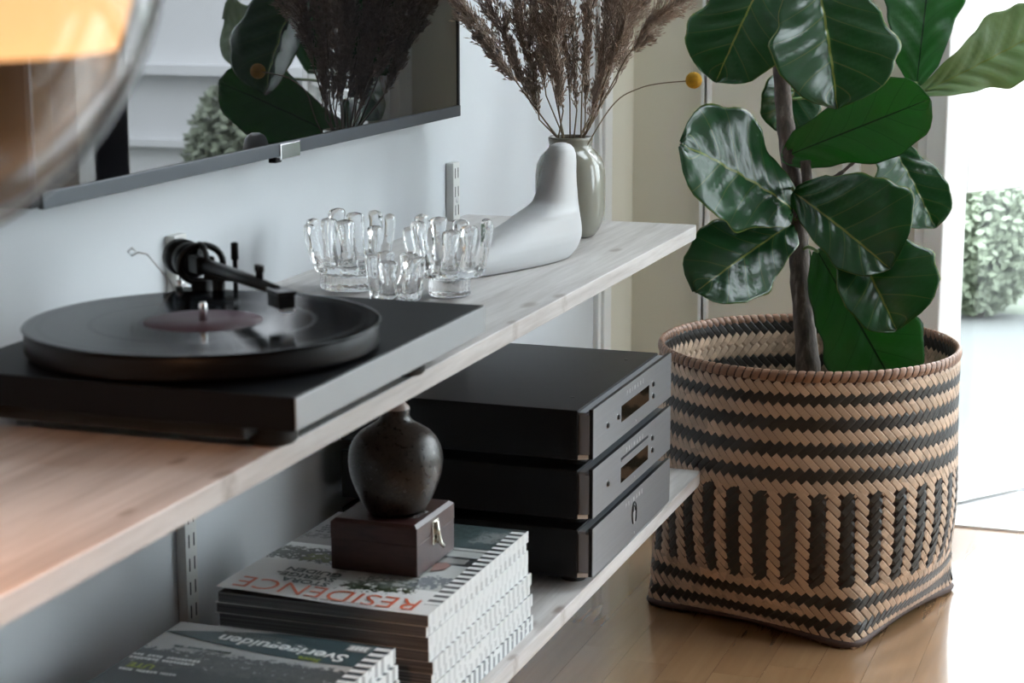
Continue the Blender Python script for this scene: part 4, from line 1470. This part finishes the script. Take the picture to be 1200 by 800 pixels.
def place(a, z, dark, inside):
    off = -0.0082 if inside else 0.0
    p = bas(a, z, off)
    da = (bas(a + .01, z, off) - bas(a - .01, z, off)).normalized()
    dz = (bas(a, min(1, z + .02), off) - bas(a, max(0, z - .02), off)).normalized()
    nrm = da.cross(dz).normalized()
    if inside:
        nrm = -nrm
        da = -da
    tilt = math.radians(44) * (-1 if dark else 1)
    if inside:
        tilt = -tilt
    x = da * math.cos(tilt) + dz * math.sin(tilt)
    y = nrm.cross(x).normalized()
    x = y.cross(nrm).normalized()
    return Matrix(((x.x, y.x, nrm.x, p.x), (x.y, y.y, nrm.y, p.y), (x.z, y.z, nrm.z, p.z), (0, 0, 0, 1)))


fl = []
for a, z, dark, inside in floats:
    Mx = place(a, z, dark, inside)
    n_ = Vector((Mx[0][2], Mx[1][2], Mx[2][2]))
    p = Mx.translation
    d = (CAM - p)
    face = n_.dot(d.normalized())
    fl.append((face / d.length, Mx, dark, inside))
vis = sorted([i for i in range(len(fl)) if not fl[i][3] and fl[i][1].translation.z > .02], key=lambda i: -fl[i][0])[:270]
vset = set(vis)
rest = {True: MB(), False: MB()}
inv = Matrix.Translation(-Vector(bk.location))
for i, (fc, Mx, dark, inside) in enumerate(fl):
    me = ME_D if dark else ME_T
    if i in vset:
        o = bpy.data.objects.new('woven_strip', me)
        COL.objects.link(o)
        o.parent = bk
        o.matrix_parent_inverse = inv
        o.matrix_basis = Mx
    else:
        mbx = rest[dark]
        mbx.add([Mx @ v.co for v in me.vertices], [tuple(p.vertices) for p in me.polygons])


def rest_mat(name, c):
    t = NT(name)
    t.set(rough=0.42, spec=0.45)
    v = t.coord('Object')
    vo = t.n('ShaderNodeTexVoronoi')
    vo.inputs['Scale'].default_value = 70
    t.l(v, vo.inputs['Vector'])
    sp_ = t.n('ShaderNodeSeparateXYZ')
    t.l(vo.outputs['Color'], sp_.inputs[0])
    t.l(t.mix(sp_.outputs[0], tuple(x * .75 for x in c), tuple(x * 1.25 for x in c)), t.p.inputs['Base Color'])
    return t.m


rest[False].build('pale_weave', rest_mat('natural_bamboo_weave', (0.54, 0.385, 0.275)), bk)['kind'] = 'stuff'
rest[True].build('dark_weave', rest_mat('black_dyed_weave', (0.028, 0.024, 0.020)), bk)['kind'] = 'stuff'

# wrapped rim
NR = 112
rimc = MB()
pts = [bas(2 * PI * k / 72, 1.0, -0.003) + Vector((0, 0, -0.002)) for k in range(73)]
rimc.tube(pts, 0.0040, 10, False)
rimc.build('rim_core', M_rimdark, bk)
wm = MB()
vs, fs = [], []
ns_, sg = 3, 12
for i in range(ns_ + 1):
    for q in range(sg):
        b = 2 * PI * q / sg
        yy = (i / ns_ - .5) * 0.0105
        bul = 0.0002 if i in (0, ns_) else 0.0012
        rx_, rz_ = 0.0042 + bul * .8, 0.0080 + bul * .7
        vs.append((rx_ * math.cos(b), yy + 0.42 * rz_ * math.sin(b), rz_ * math.sin(b)))
for i in range(ns_):
    for q in range(sg):
        fs.append((i * sg + q, i * sg + (q + 1) % sg, (i + 1) * sg + (q + 1) % sg, (i + 1) * sg + q))
wm.add(vs, fs, True)
WME = wm.mesh('rim_wrap', M_rim)
for k in range(NR):
    a = 2 * PI * (k + .5) / NR
    p = bas(a, 1.0, -0.003) + Vector((0, 0, -0.002))
    rd = Vector((math.cos(a), math.sin(a), 0))
    tn = Vector((math.sin(a), -math.cos(a), 0))
    o = bpy.data.objects.new('rim_wrap', WME)
    COL.objects.link(o)
    o.parent = bk
    o.matrix_parent_inverse = inv
    o.matrix_basis = frame(p, rd, -tn, (0, 0, 1))
# dark bound foot edge
pts = [bas(2 * PI * k / 96, 0.0, -0.002) + Vector((0, 0, 0.003)) for k in range(97)]
MB().tube(pts, 0.0062, 8, False).build('foot_binding', M_rimdark, bk)

# ------------------------------------------------------------------ fiddle-leaf fig
LEAVES = [
    ([0.3816, 1.6714, 0.9858], [0.3164, 1.5891, 0.8076], [0.1661, -0.9169, 0.3629], 0.0705, 0.0731, 8, 0.1, 0.06, 0),
    ([0.456, 1.622, 0.9862], [0.5132, 1.5439, 0.7776], [0.3958, -0.8192, 0.415], 0.0946, 0.0946, 26, 0.1, 0.06, 0),
    ([0.5767, 1.8711, 0.787], [0.5817, 1.9655, 1.0204], [0.1513, -0.9175, 0.368], 0.0711, 0.0602, 8, 0.05, 0.06, 1),
    ([0.4063, 1.6709, 0.687], [0.6319, 1.6413, 0.7845], [-0.1162, -0.9927, -0.0321], 0.0592, 0.0617, 6, -0.08, 0.05, 1),
    ([0.5936, 1.8103, 0.7781], [0.7716, 1.9155, 0.8763], [0.5146, -0.8573, -0.0147], 0.0609, 0.0554, 8, 0.05, 0.06, 2),
    ([0.4257, 1.7656, 0.8464], [0.3873, 1.7255, 0.721], [0.6152, -0.7859, 0.0628], 0.05, 0.0559, 18, 0.1, 0.06, 0),
    ([0.4393, 1.6346, 0.6137], [0.3087, 1.4505, 0.7279], [0.8561, -0.4279, 0.2899], 0.0978, 0.0917, 12, 0.08, 0.1, 0),
    ([0.4324, 1.6067, 0.6466], [0.5927, 1.5446, 0.5459], [-0.0359, -0.8751, 0.4825], 0.1029, 0.0489, 18, 0.12, 0.06, 0),
    ([0.5091, 1.6033, 0.605], [0.6087, 1.542, 0.4559], [0.2189, -0.8423, 0.4926], 0.0938, 0.0573, 20, 0.12, 0.05, 0),
    ([0.4727, 1.6124, 0.5555], [0.6075, 1.5937, 0.3446], [0.1576, -0.9696, 0.187], 0.0772, 0.072, 10, 0.08, 0.04, 1),
    ([0.4359, 1.6407, 0.597], [0.3265, 1.465, 0.5112], [0.5125, -0.6131, 0.6012], 0.065, 0.0702, 10, 0.1, 0.09, 0),
    ([0.5442, 1.8009, 0.7136], [0.6343, 1.74, 0.5823], [0.3059, -0.7661, 0.5653], 0.0436, 0.0727, 28, 0.1, 0.06, 0),
    ([0.4471, 1.6606, 0.6213], [0.4816, 1.6684, 0.6519], [0.1454, -0.9855, 0.0876], 0.0157, 0.0157, 8, 0.1, 0.06, 0),
    ([0.5162, 1.6982, 0.6328], [0.5095, 1.7015, 0.6598], [0.1545, -0.975, 0.1595], 0.0131, 0.0105, 8, 0.1, 0.03, 1),
    ([0.4554, 1.6528, 0.5197], [0.4306, 1.6525, 0.5596], [0.2075, -0.9706, 0.1216], 0.0157, 0.0157, 8, 0.1, 0.03, 1),
    ([0.4548, 1.7299, 0.6293], [0.5181, 1.7322, 0.6369], [0.0238, -0.9944, 0.1026], 0.0106, 0.0106, 8, 0.1, 0.06, 0),
    ([0.3769, 1.7324, 1.0266], [0.2808, 1.614, 1.1381], [0.7343, -0.6738, -0.0826], 0.0824, 0.0824, 12, 0.12, 0.06, 0),
    ([0.376, 1.7349, 1.0394], [0.5049, 1.7035, 1.1875], [-0.1721, -0.9833, -0.0583], 0.0801, 0.0801, 12, 0.12, 0.06, 0),
    ([0.3711, 1.7413, 1.078], [0.5915, 1.7753, 1.1271], [0.1933, -0.9601, -0.2023], 0.0727, 0.0793, 12, 0.12, 0.06, 0),
    ([0.3599, 1.7537, 1.1552], [0.3166, 1.6661, 1.3247], [0.3069, -0.8753, -0.3737], 0.0774, 0.0774, 12, 0.12, 0.06, 0),
    ([0.3541, 1.7625, 1.2067], [0.4352, 1.8818, 1.3797], [0.4435, -0.8215, 0.3584], 0.0793, 0.0793, 12, 0.12, 0.06, 0),
    ([0.349, 1.7961, 1.1184], [0.4169, 2.0319, 1.0976], [0.931, -0.2881, -0.224], 0.0757, 0.0757, 12, 0.12, 0.06, 0),
]
TRUNK = [[0.4709, 1.6158, 0.319, 0.0185], [0.4624, 1.6242, 0.373, 0.018], [0.4444, 1.6446, 0.4991, 0.0165], [0.4282, 1.6634, 0.6149, 0.015], [0.4071, 1.6805, 0.7307, 0.0135], [0.391, 1.6993, 0.8465, 0.0125], [0.3736, 1.7258, 1.0009, 0.012], [0.347, 1.7709, 1.2582, 0.01], [0.3375, 1.7866, 1.3482, 0.006]]
BRANCH = [[0.4351, 1.6553, 0.6162], [0.4511, 1.6652, 0.6367], [0.4687, 1.6742, 0.6495], [0.4925, 1.6855, 0.6635], [0.5076, 1.6938, 0.6776], [0.5263, 1.7037, 0.6929]]
STUB = [[0.441, 1.6419, 0.5945], [0.4465, 1.6501, 0.6238], [0.4471, 1.6565, 0.6532], [0.4426, 1.6614, 0.6839]]
fig = thing('fiddle_leaf_fig', 'tall fiddle-leaf fig with big glossy dark green leaves growing in the woven basket', 'plant', (0.465, 1.622, 0.30))
sm_ = MB()
vs = [Vector((BC.x, BC.y, 0.318))]
ring_n = 48
for rr_, hh in ((0.08, .322), (0.15, .318), (0.215, .312)):
    for k in range(ring_n):
        a = 2 * PI * k / ring_n
        vs.append(Vector((BC.x + rr_ * math.cos(a), BC.y + rr_ * math.sin(a), hh + 0.004 * math.sin(k * 2.3 + rr_ * 40))))
fs = [(0, 1 + k, 1 + (k + 1) % ring_n) for k in range(ring_n)]
for j in range(2):
    for k in range(ring_n):
        k2 = (k + 1) % ring_n
        fs.append((1 + j * ring_n + k, 1 + (j + 1) * ring_n + k, 1 + (j + 1) * ring_n + k2, 1 + j * ring_n + k2))
sm_.add(vs, fs, True).build('soil', M_soil, fig)['kind'] = 'stuff'
MB().lathe([(0.12, 0.03), (0.15, 0.30), (0.155, 0.305), (0.155, 0.31)], (BC.x, BC.y, 0), 40).build('inner_pot', M_plastic, fig)


tp = bez([p[:3] for p in TRUNK], 8)
tr = []
for i in range(len(TRUNK) - 1):
    for k in range(8):
        tr.append(lerp(TRUNK[i][3], TRUNK[i + 1][3], k / 8) * (1.10 if k == 0 else 1.0 + 0.04 * math.sin(i * 5 + k * 2.1)))
tr.append(TRUNK[-1][3])
trunk = MB().tube(tp, tr, 16).build('trunk', M_bark, fig)
MB().tube(bez(STUB, 5), 0.0085, 10).build('side_stem', M_bark, fig)
MB().tube(bez(BRANCH, 4), [0.0040 - 0.0022 * i / 20 + (0.0012 if i % 4 == 0 else 0) for i in range(21)], 8).build('twig', M_twig, fig)

PROF = [(0.0, 0.10), (0.05, 0.30), (0.14, 0.50), (0.28, 0.66), (0.45, 0.86), (0.60, 0.985), (0.70, 1.0), (0.80, 0.94), (0.88, 0.80), (0.94, 0.60), (0.98, 0.34), (1.0, 0.05)]
rl = random.Random(5)
for (b, t_, nrm, wl, wr, fold, curl, wave, kind) in LEAVES:
    B, T, N = Vector(b), Vector(t_), Vector(nrm)
    ax = T - B
    L = ax.length
    ax.normalize()
    S = ax.cross(N).normalized()
    N = S.cross(ax).normalized()
    nv, nh = 30, 13
    ph = rl.uniform(0, 6)
    vs, uvs = [], []
    tf = math.tan(math.radians(fold))
    for j in range(nv + 1):
        v = j / nv
        wpro = interp(PROF, v)
        for i in range(-nh, nh + 1):
            s = i / nh
            if kind == 2:
                wpro = min(1.0, 0.12 + 1.5 * v) * (1 if v < .85 else math.sqrt(max(0, 1 - ((v - .85) / .15) ** 2)))
            ww = (wr if s > 0 else wl) * wpro * (1 + (0.045 * math.sin(v * 15 + ph) + 0.03 * math.sin(v * 29 + 2 * ph + s)) * abs(s))
            x = s * ww
            vp = (v - 0.62 * abs(s) * .5 + 0.35 * (s * .5) ** 2) * 6.5
            quilt = -0.0035 * (1 - abs(math.sin(PI * vp))) ** 2 * (1 - abs(s) ** 4) * min(1, L / .12)
            z = abs(x) * tf * (1 - 0.45 * abs(s)) - curl * L * (2 * v - 1) ** 2 * .5 + curl * L * .5 * 0
            z += wave * L * 0.34 * abs(s) ** 2.0 * math.sin(v * 10 + ph + (1.7 if s > 0 else 0)) + 0.012 * L * noise.noise(Vector((x * 28, v * L * 28, ph))) + quilt * 1.3
            p = B + ax * (v * L) + S * x + N * z
            vs.append(p)
            uvs.append((0.5 + s * 0.5, v))
    R = 2 * nh + 1
    fs = [(j * R + i, j * R + i + 1, (j + 1) * R + i + 1, (j + 1) * R + i) for j in range(nv) for i in range(2 * nh)]
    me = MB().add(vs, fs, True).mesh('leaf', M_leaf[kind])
    ul = me.uv_layers.new(name='UVMap')
    for lp in me.loops:
        ul.data[lp.index].uv = uvs[lp.vertex_index]
    lo_ = link('leaf', me, fig)
    so = lo_.modifiers.new('thickness', 'SOLIDIFY')
    so.thickness = 0.0005
    # leaf stalk back to the trunk
    q = min(tp, key=lambda p: (p - B).length + max(0, p.z - B.z) * .6)
    if (q - B).length > 0.004:
        m_ = (q + B) / 2 + Vector((0, 0, 0.006))
        MB().tube(bez([q, m_, B + ax * 0.004], 4), 0.0024, 8).build('leaf_stalk', M_petiole, fig)
